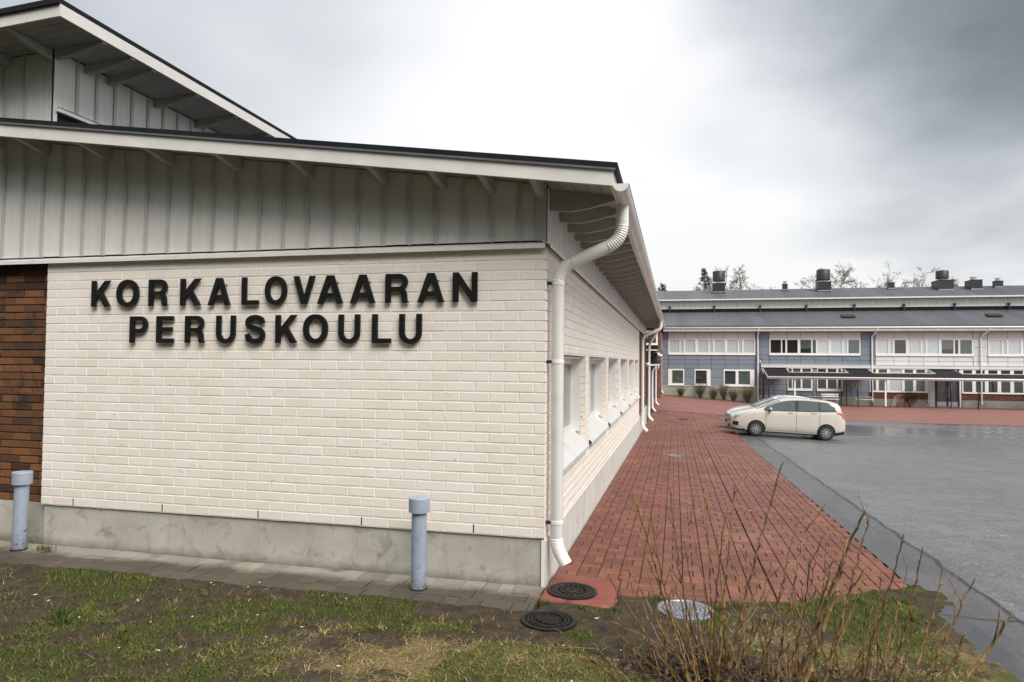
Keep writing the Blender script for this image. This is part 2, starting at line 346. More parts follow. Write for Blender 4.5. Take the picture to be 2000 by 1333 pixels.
# ------------------------------------------------------------------ the lie of the land
def zg(X, Y):
    X = np.asarray(X, float); Y = np.asarray(Y, float)
    a = np.interp(Y, [-50, 0, 18, 57, 200], [0, 0, -.387, -.73, -.73])
    A = .15 + .0079 * np.clip(Y, 0, 57)
    return a - A * np.clip(X / 8, 0, 1) + 0.07 * np.clip(-Y - 1.3, 0, 8)
def Z(x, y): return float(zg(x, y))
PB_X = [0.0, 0.69, 0.70, 1.48, 2.19, 3.60]; PB_Y = [-0.38, -0.38, -0.05, 0.06, 0.23, 1.24]
def fbm(x, y, s, o=0.0): return noise.fractal(Vector((x * s + o, y * s - o, o * 1.7)), 1.0, 2.0, 4)
def smooth(a, b, t): t = min(1, max(0, (t - a) / (b - a))); return t * t * (3 - 2 * t)
def cover_fn(x, y):
    """how much green moss/grass and dry straw grows at a spot of the verge"""
    n1 = fbm(x, y, 0.9, 3.1); n2 = fbm(x, y, 2.6, 8.4); n3 = fbm(x, y, 6.0, 1.2)
    green = smooth(0.05, 0.45, n1 * 0.55 + n2 * 0.5 + n3 * 0.25 + 0.27
                   + 0.42 * math.exp(-((x + 0.9) / 1.0) ** 2 - ((y + 1.25) / 0.42) ** 2)
                   + 0.30 * math.exp(-((x - 0.9) / 1.2) ** 2 - ((y + 1.9) / 0.3) ** 2)
                   + 0.35 * math.exp(-((x - 2.9) / 0.8) ** 2 - ((y - 0.25) / 0.5) ** 2)
                   - 0.75 * smooth(-1.15, -0.72, y) * smooth(-1.6, -0.6, x) * (1 - smooth(1.0, 1.6, x))
                   - 0.25 * smooth(-3.5, -5.5, x))
    dry = smooth(-0.05, 0.5, n1 * -0.35 + n2 * 0.35 + n3 * 0.3 - 0.06
                 + 0.62 * smooth(-1.15, -1.75, y) * smooth(-1.6, 0.9, x)
                 + 0.45 * smooth(1.4, 2.2, x) * smooth(0.0, -0.8, y)
                 + 0.12 * smooth(-1.3, -2.2, y) - 0.65 * smooth(-1.2, -0.75, y) * smooth(-2.5, -0.6, x) * (1 - smooth(1.0, 1.7, x)))
    left = smooth(-0.2, -2.4, x)
    return min(1.0, green + 0.22 * left * smooth(-0.8, -1.2, y)), dry * (1 - 0.72 * left)
def aedge(y):
    base = 3.44 if y < 0.7 else 3.565
    if y < 0.0: base += 0.12 * smooth(0.0, -1.6, y) + 0.5 * smooth(-1.2, -5, y)
    return base + 0.035 * fbm(1, y, 2.2, 5) * (1 if y < 1.2 else 0.25) + (0.12 * smooth(0.35, 0.7, y) * (1 - smooth(1.15, 1.25, y)))
def axis(fine0, fine1, step, lo, hi):
    a = list(np.arange(fine0, fine1 + 1e-6, step)); g = step; x = fine0; L = []
    while x > lo: g *= 1.35; x -= min(g, 40); L.append(x)
    g = step; x = a[-1]; H = []
    while x < hi: g *= 1.35; x += min(g, 40); H.append(x)
    return np.array(L[::-1] + a + H)
gx = axis(-7.4, 3.9, 0.065, -700, 700); gy = axis(-3.6, 1.3, 0.065, -500, 900)
GX, GY = np.meshgrid(gx, gy)
GZ = zg(GX, GY)
gcol = np.zeros((GX.size, 4), np.float32); gcol[:, 3] = 1
flat = []
for k, (x, y) in enumerate(zip(GX.ravel(), GY.ravel())):
    near = -8 < x < 4 and -4 < y < 1.5
    g, d = cover_fn(x, y) if near else (0.7, 0.2)
    z = 0.0
    if near: z = 0.012 * fbm(x, y, 5, 2) + 0.012 * g
    paved = (x > aedge(y) + 0.10) or (-40 < x <= 0.02 and y > -0.66) or (0.02 < x and y > np.interp(x, PB_X, PB_Y) + 0.05)
    if paved and y < 58 and x < 60: z = -0.07
    flat.append(z); gcol[k, 0] = g; gcol[k, 1] = d
GZ = GZ.ravel() + np.array(flat)
nx, ny = len(gx), len(gy)
idx = np.arange(nx * ny).reshape(ny, nx)
fc = np.stack([idx[:-1, :-1], idx[:-1, 1:], idx[1:, 1:], idx[1:, :-1]], -1).reshape(-1, 4)
me = bpy.data.meshes.new('ground'); me.from_pydata(np.stack([GX.ravel(), GY.ravel(), GZ], -1).tolist(), [], fc.tolist())
ca = me.color_attributes.new('cover', 'FLOAT_COLOR', 'POINT'); ca.data.foreach_set('color', gcol.ravel())
me.polygons.foreach_set('use_smooth', [True] * len(me.polygons))
q = NT('verge_soil')
at = q.n('ShaderNodeAttribute', attribute_name='cover'); sp = q.n('ShaderNodeSeparateColor'); q.l(at.outputs['Color'], sp.inputs[0])
c = q.mix(q.ramp(q.noise(7, 6, 0.65), 0.3, 0.7), (0.020, 0.014, 0.009), (0.070, 0.053, 0.034))
c = q.mix(q.ramp(q.noise(120, 3), 0.55, 0.72, 0, 0.6), c, (0.15, 0.125, 0.09))
gm = q.ramp(q.math('ADD', sp.outputs[0], q.math('MULTIPLY', q.math('SUBTRACT', q.noise(28, 4), 0.5), 1.3)), 0.35, 0.95)
dm = q.ramp(q.math('ADD', sp.outputs[1], q.math('MULTIPLY', q.math('SUBTRACT', q.noise(36, 4), 0.5), 1.3)), 0.35, 0.95)
c = q.mix(q.math('MULTIPLY', dm, 0.75), c, q.mix(q.noise(60, 3), (0.12, 0.082, 0.030), (0.28, 0.215, 0.098)))
c = q.mix(q.math('MULTIPLY', gm, 0.7), c, q.mix(q.noise(50, 3), (0.018, 0.027, 0.005), (0.062, 0.082, 0.012)))
q.bump(q.math('ADD', q.noise(60, 4), q.math('MULTIPLY', q.noise(14, 4), 1.5)), 0.7, 0.02)
ground = link('ground', me); me.materials.append(q.done(c, 0.95, spec=0.2)); struct(ground, 'bare soil and mossy grass of the verge')

# asphalt yard
def sheet(name, xs, ys, mat, off, edge=None, parent=None):
    xs = np.asarray(xs); ys = np.asarray(ys); XX, YY = np.meshgrid(xs, ys)
    XX = XX.copy()
    if edge is not None: XX[:, 0] = [edge(y) for y in ys]
    ZZ = zg(XX, YY) + off; n, k = len(xs), len(ys)
    ix = np.arange(n * k).reshape(k, n); f = np.stack([ix[:-1, :-1], ix[:-1, 1:], ix[1:, 1:], ix[1:, :-1]], -1).reshape(-1, 4)
    m = bpy.data.meshes.new(name); m.from_pydata(np.stack([XX.ravel(), YY.ravel(), ZZ.ravel()], -1).tolist(), [], f.tolist()); m.materials.append(mat)
    m.polygons.foreach_set('use_smooth', [True] * len(m.polygons))
    return link(name, m, parent)
ays = np.concatenate([np.arange(-60, -4, 4.0), np.arange(-4, 2, 0.06), np.arange(2, 37.2, 0.6), [37.0]])
axs = np.concatenate([[3.5, 3.8, 4.2, 4.6, 5, 6, 7, 8], np.arange(10, 90, 4.0)])
struct(sheet('asphalt', axs, np.unique(ays), ASPHALT, -0.004, aedge), 'wet grey asphalt of the school yard')
# red block paving: bed, single pavers near the camera, the rest as one mass
bed = sheet('red_paving', [0.02, 1.0, 2.0, 3.0, 3.56], np.arange(-0.4, 34.3, 0.2), JOINT_SAND, -0.022)
for v in bed.data.vertices:      # the near edge of the bed follows the cut line
    yl = float(np.interp(v.co.x, PB_X, PB_Y)) + 0.02
    if v.co.y < yl: v.co.y = yl; v.co.z = Z(v.co.x, yl) - 0.022
struct(bed, 'red block paving of the walkway beside the white wall')
def clip(poly, a, b, c):        # keep a*x+b*y+c >= 0
    out_ = []
    for i in range(len(poly)):
        p, q_ = poly[i], poly[(i + 1) % len(poly)]; dp = a * p[0] + b * p[1] + c; dq = a * q_[0] + b * q_[1] + c
        if dp >= 0: out_.append(p)
        if dp * dq < 0:
            t = dp / (dp - dq); out_.append((p[0] + t * (q_[0] - p[0]), p[1] + t * (q_[1] - p[1])))
    return out_
def slab_of(poly, h, ch, tilt=0.0, dz=0.0):   # paver: chamfered prism over a convex outline, following the ground
    cx = sum(p[0] for p in poly) / len(poly); cy = sum(p[1] for p in poly) / len(poly)
    n = len(poly); b = []; t0 = []; t1 = []
    for (x, y) in poly:
        l = math.hypot(x - cx, y - cy) or 1; k = max(0.0, 1 - ch * 1.2 / l); z = Z(x, y) + dz + tilt * (x - cx)
        b.append((x, y, z - h)); t0.append((x, y, z - ch * 0.7)); t1.append((cx + (x - cx) * k, cy + (y - cy) * k, z))
    fs = [(i, (i + 1) % n, n + (i + 1) % n, n + i) for i in range(n)] + [(n + i, n + (i + 1) % n, 2 * n + (i + 1) % n, 2 * n + i) for i in range(n)] + [tuple(range(2 * n, 3 * n))]
    return b + t0 + t1, fs
CELL = 0.212; J = 0.009
pavers = []
for reg, (xa, xb) in enumerate(((0.03, 2.155), (2.161, 3.565))):
    ncol = int(math.ceil((xb - xa) / CELL))
    for i in range(ncol):
        for j in range(-3, 162):
            x0 = xa + i * CELL; y0 = j * CELL + (0.07 if reg else 0.0); hor = (i + j + reg) % 2
            cells = [(x0, x0 + CELL, y0, y0 + CELL / 2), (x0, x0 + CELL, y0 + CELL / 2, y0 + CELL)] if hor else [(x0, x0 + CELL / 2, y0, y0 + CELL), (x0 + CELL / 2, x0 + CELL, y0, y0 + CELL)]
            for (a, b, c_, d) in cells:
                b = min(b, xb)
                if b - a < 0.03: continue
                g = J / 2 + random.uniform(-0.001, 0.002)
                poly = [(a + g, c_ + g), (b - g, c_ + g), (b - g, d - g), (a + g, d - g)]
                if c_ < 1.6:
                    if a < 0.70 and c_ < 0.44:
                        if d <= 0.44 and b < 0.75: continue
                        if b < 0.75: poly = clip(poly, 0, 1, -0.44)
                        else: poly = clip(poly, 1, 0, -0.705)
                    xm = (a + b) / 2; e = 0.02
                    s_ = (np.interp(xm + e, PB_X[2:], PB_Y[2:]) - np.interp(xm - e, PB_X[2:], PB_Y[2:])) / (2 * e); yl = np.interp(xm, PB_X[2:], PB_Y[2:]) + random.uniform(-0.02, 0.02)
                    if xm > 0.70: poly = clip(poly, -s_, 1, s_ * xm - yl)
                    if len(poly) < 3: continue
                pavers.append(poly)
pavers.sort(key=lambda p: (p[0][0] - 1.22) ** 2 + (p[0][1] + 6.5) ** 2)
massm = MB()
for k, p in enumerate(pavers):
    vv, ff = slab_of(p, 0.02, 0.004, random.uniform(-0.02, 0.02), random.uniform(-0.002, 0.002))
    if k < 300: MB().add(vv, ff).build('paver', RED_PAVER, bed)
    else: massm.add(vv, ff)
o = massm.build('paver_field', RED_PAVER, bed); o['kind'] = 'stuff'
struct(sheet('plaza', np.concatenate([np.arange(-14, 12, 1.0), np.arange(12, 60, 4.0)]), np.concatenate([[34.15], np.arange(35, 58.1, 1.0)]), FAR_PAVER, 0.004), 'red block paving in front of the far school building')
# grey paver strip under the white wall
gb = MB().box(-9.0, 0.01, -0.66, 0.05, -0.12, -0.025).build('wall_pavement', JOINT_SAND); struct(gb, 'strip of grey pavers along the foot of the white wall')
for r, (ya, yb) in enumerate(((-0.245, -0.005), (-0.475, -0.25), (-0.70, -0.48))):
    x = 0.015 - (0.0, 0.11, 0.05)[r]
    if x < 0.01: MB().add(*slab_of([(x + .006, ya), (0.012, ya), (0.012, yb), (x + .006, yb)], 0.05, 0.005)).build('paver', GREY_PAVER, gb)
    while x > -8.4:
        wd = random.choice((0.285, 0.285, 0.215, 0.145)); g = 0.004
        jy = random.uniform(-0.012, 0.012) if r == 2 else 0
        vv, ff = slab_of([(x - wd + g, ya + jy), (x - g, ya + jy), (x - g, yb - .003), (x - wd + g, yb - .003)], 0.05, 0.005, random.uniform(-.02, .02), random.uniform(-0.004, 0.003))
        MB().add(vv, ff).build('paver', GREY_PAVER, gb); x -= wd
# ------------------------------------------------------------------ the white school wing
wing = thing('school_wing', 'white painted brick school wing with board gable and black edged roof in the foreground', 'building', (-3.0, 9.0, 0.0))
def so(x): return 3.904 - 0.1346 * (x + 0.044)          # underside of the low roof
def so2(x): return 5.856 + 0.05 * (x + 5.26)            # underside of the high roof
def brick_geo(x0, x1, z0, z1, depth, ch=0.0025):
    o_ = [(x0, depth, z0), (x1, depth, z0), (x1, depth, z1), (x0, depth, z1), (x0, ch, z0), (x1, ch, z0), (x1, ch, z1), (x0, ch, z1),
          (x0 + ch, 0, z0 + ch), (x1 - ch, 0, z0 + ch), (x1 - ch, 0, z1 - ch), (x0 + ch, 0, z1 - ch)]
    f_ = [(8, 9, 10, 11)]
    for i in range(4):
        j = (i + 1) % 4; f_ += [(i, j, 4 + j, 4 + i), (4 + i, 4 + j, 8 + j, 8 + i)]
    return o_, f_
# front wall ------------------------------------------------------------------
WL = -5.965
fw_ = MB().box(WL + 0.006, -0.012, 0.0034, 0.12, 0.455, 3.30).build('front_wall', WHITE_MORTAR, wing)
todo = []
for i in range(28):
    z0 = 0.4625 + 0.1 * i; off = 0.263 if (27 - i) % 2 == 0 else 0.113
    edges = [0.0]; x = -off
    while x > WL + 0.05: edges.append(x); x -= 0.3
    edges.append(WL)
    for k in range(len(edges) - 1):
        x1, x0 = edges[k], edges[k + 1]
        a = x0 + (0.0075 if k < len(edges) - 2 else 0.0); b = x1 - (0.0075 if k > 0 else 0.0)
        todo.append((a, b, z0))
todo.sort(key=lambda t: (t[0] - 1.2) ** 2 + (t[2] - 2.15) ** 2)
cache = {}; mass = MB()
for k, (a, b, z0) in enumerate(todo):
    L = round(b - a, 4); dy = random.uniform(-0.0012, 0.0012)
    if k < 300:
        if L not in cache:
            m_ = MB(); m_.add(*brick_geo(0, L, 0, 0.085, 0.03)); cache[L] = m_.mesh('brick', WHITE_BRICK)
        link('brick', cache[L], fw_, (a, dy, z0))
    else:
        vv, ff = brick_geo(a, b, z0, z0 + 0.085, 0.03); mass.add([(x, y + dy, z) for x, y, z in vv], ff)
o = mass.build('brick_field', WHITE_BRICK, fw_); o['kind'] = 'stuff'
for x in (-0.713, -1.913, -3.113, -4.313, -5.513):
    MB().box(x - 0.006, x + 0.006, 0.0018, 0.02, 0.464, 0.546).build('weep_slot', DARK_VOID, fw_)
dr = MB()
for k in range(40):     # ragged mortar drips under the lowest course
    x = -0.05 - k * 0.147; dr.box(x - .1468, x, 0.0036 + random.uniform(0, .004), 0.05, 0.4545 - random.uniform(0, .003), 0.4635)
dr.build('mortar_edge', WHITE_MORTAR, fw_)
MB().box(-5.935, -0.028, 0.022, 0.14, -0.2, 0.4555).build('plinth', CONCRETE, wing)
MB().box(-9.0, -5.938, 0.085, 0.2, -0.2, 0.452).build('plinth', CONCRETE, wing)
# brown brick beside it ---------------------------------------------------------
bw = MB().box(-9.0, WL + 0.004, 0.098, 0.2, 0.452, 3.30).build('brown_wall', DARK_MORTAR, wing)
bm = {}; mass = MB(); nb = 0
for i in range(31):
    z0 = 0.4595 + 0.09 * i; x = WL + 0.001 - (0.0, 0.0)[i % 2]; first = True
    while x > -8.6:
        L = (0.14 if i % 2 else 0.27) if first else 0.27; first = False
        L = round(min(L, 0.27), 3)
        if x - L > -7.4:
            if L not in bm: m_ = MB(); m_.add(*brick_geo(0, L, 0, 0.075, 0.03)); bm[L] = m_.mesh('brown_brick', BROWN_BRICK)
            link('brown_brick', bm[L], bw, (x - L, 0.088 + random.uniform(-.002, .002), z0))
        else: vv, ff = brick_geo(x - L, x, z0, z0 + 0.075, 0.03); mass.add([(a, b + 0.088, c_) for a, b, c_ in vv], ff)
        x -= L + 0.015
o = mass.build('brown_brick_field', BROWN_BRICK, bw); o['kind'] = 'stuff'
MB().box(WL - 0.001, WL + 0.02, 0.031, 0.12, 0.4632, 3.26).build('wall_return', WHITE_BRICK, wing)
# side wall with six deep windows -------------------------------------------------
SILL = simple('sill_metal', (0.60, 0.60, 0.59), 0.4, 0.06, 3, dirt=(0.36, 0.34, 0.30), dscale=3.5, dlo=0.55, dhi=0.8)
WINS = [(0.55, 3.09), (3.49, 6.05), (6.50, 8.97), (9.44, 11.95), (12.42, 14.94), (15.31, 17.62)]
ZS, ZT, SEND = 0.98, 2.235, 17.95
sw = MB()
sw.box(-0.24, -0.0062, 0.03, SEND, -0.45, ZS - 0.03); sw.box(-0.24, -0.0062, 0.03, SEND, ZT + 0.008, 3.30)
ys_ = [0.03] + [e for w_ in WINS for e in (w_[0] - 0.008, w_[1] + 0.008)] + [SEND]
for a, b in zip(ys_[0::2], ys_[1::2]): sw.box(-0.13, -0.0064, a, b, ZS - 0.03, ZT + 0.008)
side = sw.build('side_wall', WHITE_MORTAR, wing)
mass = MB()
def side_bricks(mass, y0, y1, zlo, n, ch, L, H, wins, seed):
    for i in range(n):
        z0 = zlo + ch * i + 0.0075; z1 = z0 + H; ya = y0 if z0 > 0.44 else 0.03; y = y0 - (0.0 if i % 2 else (L + 0.015) / 2)
        while y < y1:
            segs = [(max(y, ya), min(y + L, y1))]; y += L + 0.015
            if z1 > ZS - 0.02 and z0 < ZT - 0.01:
                for (wa, wb) in wins:
                    new = []
                    for a, b in segs:
                        if b <= wa or a >= wb: new.append((a, b)); continue
                        if a < wa: new.append((a, wa))
                        if b > wb: new.append((wb, b))
                    segs = new
            for a, b in segs:
                if b - a < 0.02: continue
                vv, ff = brick_geo(a, b, z0, z1, 0.075); dx = random.uniform(-.001, .001); mass.add([(-yy + dx, xx, zz) for xx, yy, zz in vv], [tuple(reversed(t)) for t in ff])
side_bricks(mass, 0.0, SEND, 0.155, 31, 0.1, 0.285, 0.085, WINS, 1)
o = mass.build('brick_field', WHITE_BRICK, side); o['kind'] = 'stuff'
# sloping side plinth in cast lengths
yp = [0.02, 3.5, 7.2, 10.8, 14.4, 17.95]
def pt(y): return 0.43 - 0.0124 * y
for a, b in zip(yp[:-1], yp[1:]):
    MB().hexa([(-0.02, a, -0.9), (0.012, a, -0.9), (0.012, b - .012, -0.9), (-0.02, b - .012, -0.9), (-0.02, a, pt(a)), (0.012, a, pt(a)), (0.012, b - .012, pt(b)), (-0.02, b - .012, pt(b))]).build('side_plinth', SIDE_CONCRETE, wing)
MB().box(-0.03, -0.002, 0.006, 0.0195, -0.3, 0.44).build('corner_post', WHITE_METAL, wing)
for a, b in WINS:
    fr_ = MB(); t = 0.06
    fr_.box(-0.25, -0.19, a, b, ZT - 0.10, ZT + 0.004); fr_.box(-0.25, -0.19, a, b, 1.20, 1.27)
    n_ = 3; ww = (b - a) / n_
    for k in range(n_ + 1):
        y = a + k * ww; fr_.box(-0.251, -0.188, max(a, y - 0.04), min(b, y + 0.04), 1.271, ZT - 0.101)
    win = fr_.build('window', WHITE_FRAME, wing)
    MB().box(-0.188, -0.078, a + .002, a + 0.03, 1.19, ZT).build('jamb', WHITE_METAL, win)
    MB().box(-0.188, -0.078, b - 0.03, b - .002, 1.19, ZT).build('jamb', WHITE_METAL, win)
    MB().box(-0.20, -0.07, a + .03, b - .03, ZT - .03, ZT - .004).build('head_flashing', WHITE_METAL, win)
    for k in range(n_):
        y = a + k * ww
        MB().box(-0.222, -0.216, y + 0.041, y + ww - 0.041, 1.2705, ZT - 0.1005).build('pane', GLASS, win)
    bl = MB()
    for k in range(40): zz = 1.27 + k * 0.0225; bl.add([(-0.262, a + .05, zz), (-0.262, b - .05, zz), (-0.246, b - .05, zz + 0.019), (-0.246, a + .05, zz + 0.019)], [(0, 1, 2, 3)])
    bl.build('blind', BLIND, win)
    MB().box(-0.30, -0.27, a, b, 1.2, ZT).build('inside', DARK_VOID, win)
    sm = MB(); sm.extrude([(-0.19, 1.235), (0.052, 0.998), (0.052, 0.955), (0.046, 0.955), (0.046, 0.990), (-0.19, 1.222)], a + .003, b - .003, 1)
    sm.extrude([(-0.12, 1.14), (0.046, 0.985), (0.046, 0.960), (0.012, 0.960), (-0.12, 1.09)], b - 0.016, b + 0.004, 1, 1)
    sm.build('sill', [SILL, DARK_METAL], win)
# brown end of the wing
eb = MB().box(-0.25, -0.019, SEND + .002, 24.4, -0.6, 3.45).build('end_wall', DARK_MORTAR, wing)
mass = MB()
for i in range(33):
    y = SEND + 0.01 - (0.14 if i % 2 else 0)
    while y < 24.38:
        a, b = max(y, SEND + .01), min(y + 0.27, 24.39); y += 0.285
        if b - a < .03: continue
        vv, ff = brick_geo(a, b, 0.30 + 0.09 * i, 0.375 + 0.09 * i, 0.03); mass.add([(-yy - 0.01, xx, zz) for xx, yy, zz in vv], [tuple(reversed(t)) for t in ff])
o = mass.build('brown_brick_field', BROWN_BRICK, eb); o['kind'] = 'stuff'
MB().box(-0.02, 0.006, SEND + .004, 24.4, -0.8, 0.29).build('side_plinth', SIDE_CONCRETE, wing)
# metal ledge between brick and boards
MB().extrude([(0.03, 3.335), (-0.058, 3.306), (-0.058, 3.262), (-0.053, 3.262), (-0.053, 3.300), (0.03, 3.328)], -9.0, 0.0, 0).build('ledge', WHITE_METAL, wing)
MB().extrude([(-0.03, 3.334), (0.058, 3.3055), (0.058, 3.261), (0.053, 3.261), (0.053, 3.2995), (-0.03, 3.327)], -0.057, 24.3, 1).build('ledge', WHITE_METAL, wing)
# front boards and battens -----------------------------------------------------------
cl = MB().hexa([(-9, 0.034, 3.31), (-0.012, 0.034, 3.31), (-0.012, 0.12, 3.31), (-9, 0.12, 3.31), (-9, 0.034, so(-9)), (-0.012, 0.034, so(-.012)), (-0.012, 0.12, so(-.012)), (-9, 0.12, so(-9))]).build('front_cladding', DARK_VOID, wing)
BX = [-0.26 - 0.29 * k for k in range(30)]
def vboard(x0, x1, y0, y1, z0, zf, name, mat, parent):
    return MB().hexa([(x0, y0, z0), (x1, y0, z0), (x1, y1, z0), (x0, y1, z0), (x0, y0, zf(x0)), (x1, y0, zf(x1)), (x1, y1, zf(x1)), (x0, y1, zf(x0))]).build(name, mat, parent)
bx = [-0.006] + BX
for x1, x0 in zip(bx[:-1], bx[1:]):
    vboard(x0 + 0.004, x1 - 0.004, 0.012 + random.uniform(-.001, .001), 0.033, 3.352 + random.uniform(-.003, .003), lambda x: so(x) - .004, 'board', BOARD, cl)
for x in BX:
    vboard(x - 0.017, x + 0.017, -0.016, 0.0115, 3.343, lambda x: so(x) - .006, 'batten', BATTEN, cl)
vboard(-0.10, -0.004, -0.010, 0.0113, 3.343, lambda x: so(x) - .006, 'batten', BATTEN, cl)
# side boards
cs_ = MB().box(-0.1, -0.036, 0.03, 24.3, 3.315, 3.90).build('side_cladding', DARK_VOID, wing)
sb = MB(); y = 0.0
while y < 24.2: sb.box(-0.036, -0.012 + random.uniform(-.002, .001), y + 0.004, y + 0.116, 3.345, 3.898); y += 0.12
o = sb.build('side_boards', BOARD, cs_); o['kind'] = 'stuff'
# low roof ---------------------------------------------------------------------------
def slope_piece(xa, xb, ya, yb, da, db, name, mat, parent, f=so):
    return MB().hexa([(xa, ya, f(xa) + da), (xb, ya, f(xb) + da), (xb, yb, f(xb) + da), (xa, yb, f(xa) + da), (xa, ya, f(xa) + db), (xb, ya, f(xb) + db), (xb, yb, f(xb) + db), (xa, yb, f(xa) + db)]).build(name, mat, parent)
XE = 0.66
roof = slope_piece(-5.955, 0.73, -0.53, 24.5, 0.055, 0.115, 'roof', BLACK_FELT, wing)
slope_piece(-9.0, -5.957, -0.53, -0.012, 0.055, 0.115, 'roof_edge', BLACK_FELT, roof)
slope_piece(-9.0, 0.715, -0.535, -0.531, 0.045, 0.063, 'drip_edge', GREY_FLASH, roof)
slope_piece(-9.0, XE + .03, -0.515, -0.485, -0.09, 0.053, 'fascia', WHITE_WOOD, roof)
slope_piece(XE, XE + 0.028, -0.484, 24.4, -0.085, 0.053, 'fascia', WHITE_WOOD, roof)
for k in range(4):
    ya = -0.483 + k * 0.122; slope_piece(-9.0, -0.006 if k < 9 else XE, ya, ya + 0.116, 0.0, 0.022, 'soffit_board', EAVES_SHADED, roof)
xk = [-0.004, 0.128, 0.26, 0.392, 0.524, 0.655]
for a, b in zip(xk[:-1], xk[1:]): slope_piece(a + .003, b - .003, -0.483, 24.3, 0.0005, 0.022, 'soffit_board', EAVES_SHADED, roof)
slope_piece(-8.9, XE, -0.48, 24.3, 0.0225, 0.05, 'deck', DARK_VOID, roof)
y = 0.27; k = 0
while y < 24.2:
    MB().extrude([(-0.011, so(0) - 0.002), (-0.011, 3.695), (0.20, 3.672), (0.40, 3.70), (XE - .002, 3.765), (XE - .002, so(XE) - 0.002)], y - 0.024, y + 0.024, 1).build('rafter', EAVES_SHADED, roof)
    y += 0.585; k += 1
for x in (-7.73, -6.87, -6.0, -5.14, -4.27, -3.41, -2.54, -1.69, -1.05, -0.55, -0.055):
    z = so(x)
    MB().extrude([(-0.012, z - 0.004), (-0.484, z - 0.004), (-0.484, z - 0.075), (-0.30, z - 0.10), (-0.15, z - 0.135), (-0.012, z - 0.145)], x - 0.03, x + 0.03, 0).build('bracket', EAVES_SHADED, roof)
# gutter and down pipes ---------------------------------------------------------------
GXC, GZC, GR = 0.755, 3.735, 0.068
def halfround(r): return [(GXC + r * math.cos(t), GZC + r * math.sin(t)) for t in [math.pi + math.pi * i / 12 for i in range(13)]]
gm_ = MB(); ho, hi = halfround(GR), halfround(GR - 0.004)
poly = ho + hi[::-1]
for i in range(len(ho) - 1):
    gm_.extrude([ho[i], ho[i + 1], hi[i + 1], hi[i]], -0.49, 24.45, 1)
gm_.tube([(GXC + GR, -0.49, GZC), (GXC + GR, 24.45, GZC)], 0.008, 6)
gm_.extrude(halfround(GR + 0.001), -0.494, -0.4885, 1)
gut = gm_.build('gutter', WHITE_METAL, wing)
for k in range(1, 8): 
    yy = -0.49 + k * 3.2
    jm = MB(); a_, b_ = halfround(GR + 0.004), halfround(GR + .001)
    for i in range(12): jm.extrude([a_[i], a_[i + 1], b_[i + 1], b_[i]], yy, yy + 0.05, 1)
    jm.build('gutter_joint', WHITE_METAL, gut)
def arc(c, a0, a1, r, u, v, n):
    return [Vector(c) + Vector(u) * (r * math.cos(a0 + (a1 - a0) * i / n)) + Vector(v) * (r * math.sin(a0 + (a1 - a0) * i / n)) for i in range(n + 1)]
def rounded(pts, r, n=9):       # polyline with rounded corners; marks the ribbed corner rings
    P_ = [Vector(p) for p in pts]; path = [P_[0]]; rib = [0]
    for i in range(1, len(P_) - 1):
        a = (P_[i - 1] - P_[i]).normalized(); b = (P_[i + 1] - P_[i]).normalized()
        d = min(r, (P_[i - 1] - P_[i]).length * 0.48, (P_[i + 1] - P_[i]).length * 0.48)
        p0, p2 = P_[i] + a * d, P_[i] + b * d
        for k in range(n * 2 + 1):
            t = k / (n * 2); path.append(p0 * (1 - t) ** 2 + P_[i] * 2 * t * (1 - t) + p2 * t * t); rib.append(1 if 0 < k < n * 2 else 0)
    path.append(P_[-1]); rib.append(0); return path, rib
def downpipe(pts, r, parent, bend=0.17, n=14, name='downpipe', clamps=(), wall=None, ribs=9):
    path, rib = rounded(pts, bend, ribs)
    rr = [r + (0.0028 if (i % 2) else -0.002) * rib[i] for i in range(len(path))]
    m_ = MB(); m_.tube(path, rr, n); 
    pipe = m_.build(name, WHITE_METAL, parent, angle=35)
    x, y = pts[-3][0], pts[-3][1]
    for z in clamps:
        c_ = MB(); c_.lathe([(r + .001, -0.017), (r + .005, -0.016), (r + .005, 0.016), (r + .001, 0.017)], (x, y, z), 18); c_.build('pipe_band', WHITE_METAL, pipe, angle=40)
        MB().box(-0.03, x - r + .004, y - 0.055, y - 0.03, z - 0.016, z + 0.016).build('pipe_clamp', DARK_METAL, pipe)
    return pipe
downpipe([(GXC - .03, 0.12, 3.69), (GXC - .03, 0.12, 3.34), (0.10, 0.11, 3.08), (0.10, 0.11, 0.36), (0.205, 0.07, 0.205)], 0.062, wing, 0.16, 20, ribs=13, clamps=(2.93, 2.16, 0.60))
downpipe([(GXC - .02, 18.5, 3.68), (GXC - .02, 18.5, 3.38), (0.09, 18.45, 3.12), (0.09, 18.45, -0.10), (0.27, 18.35, -0.29)], 0.062, wing, 0.2, 12, clamps=(2.2, 0.3))
downpipe([(0.42, 24.0, 3.70), (0.42, 24.0, 3.45), (0.115, 24.05, 2.95), (0.115, 24.05, -0.2), (0.30, 23.9, -0.36)], 0.062, wing, 0.2, 12, clamps=(2.1,))
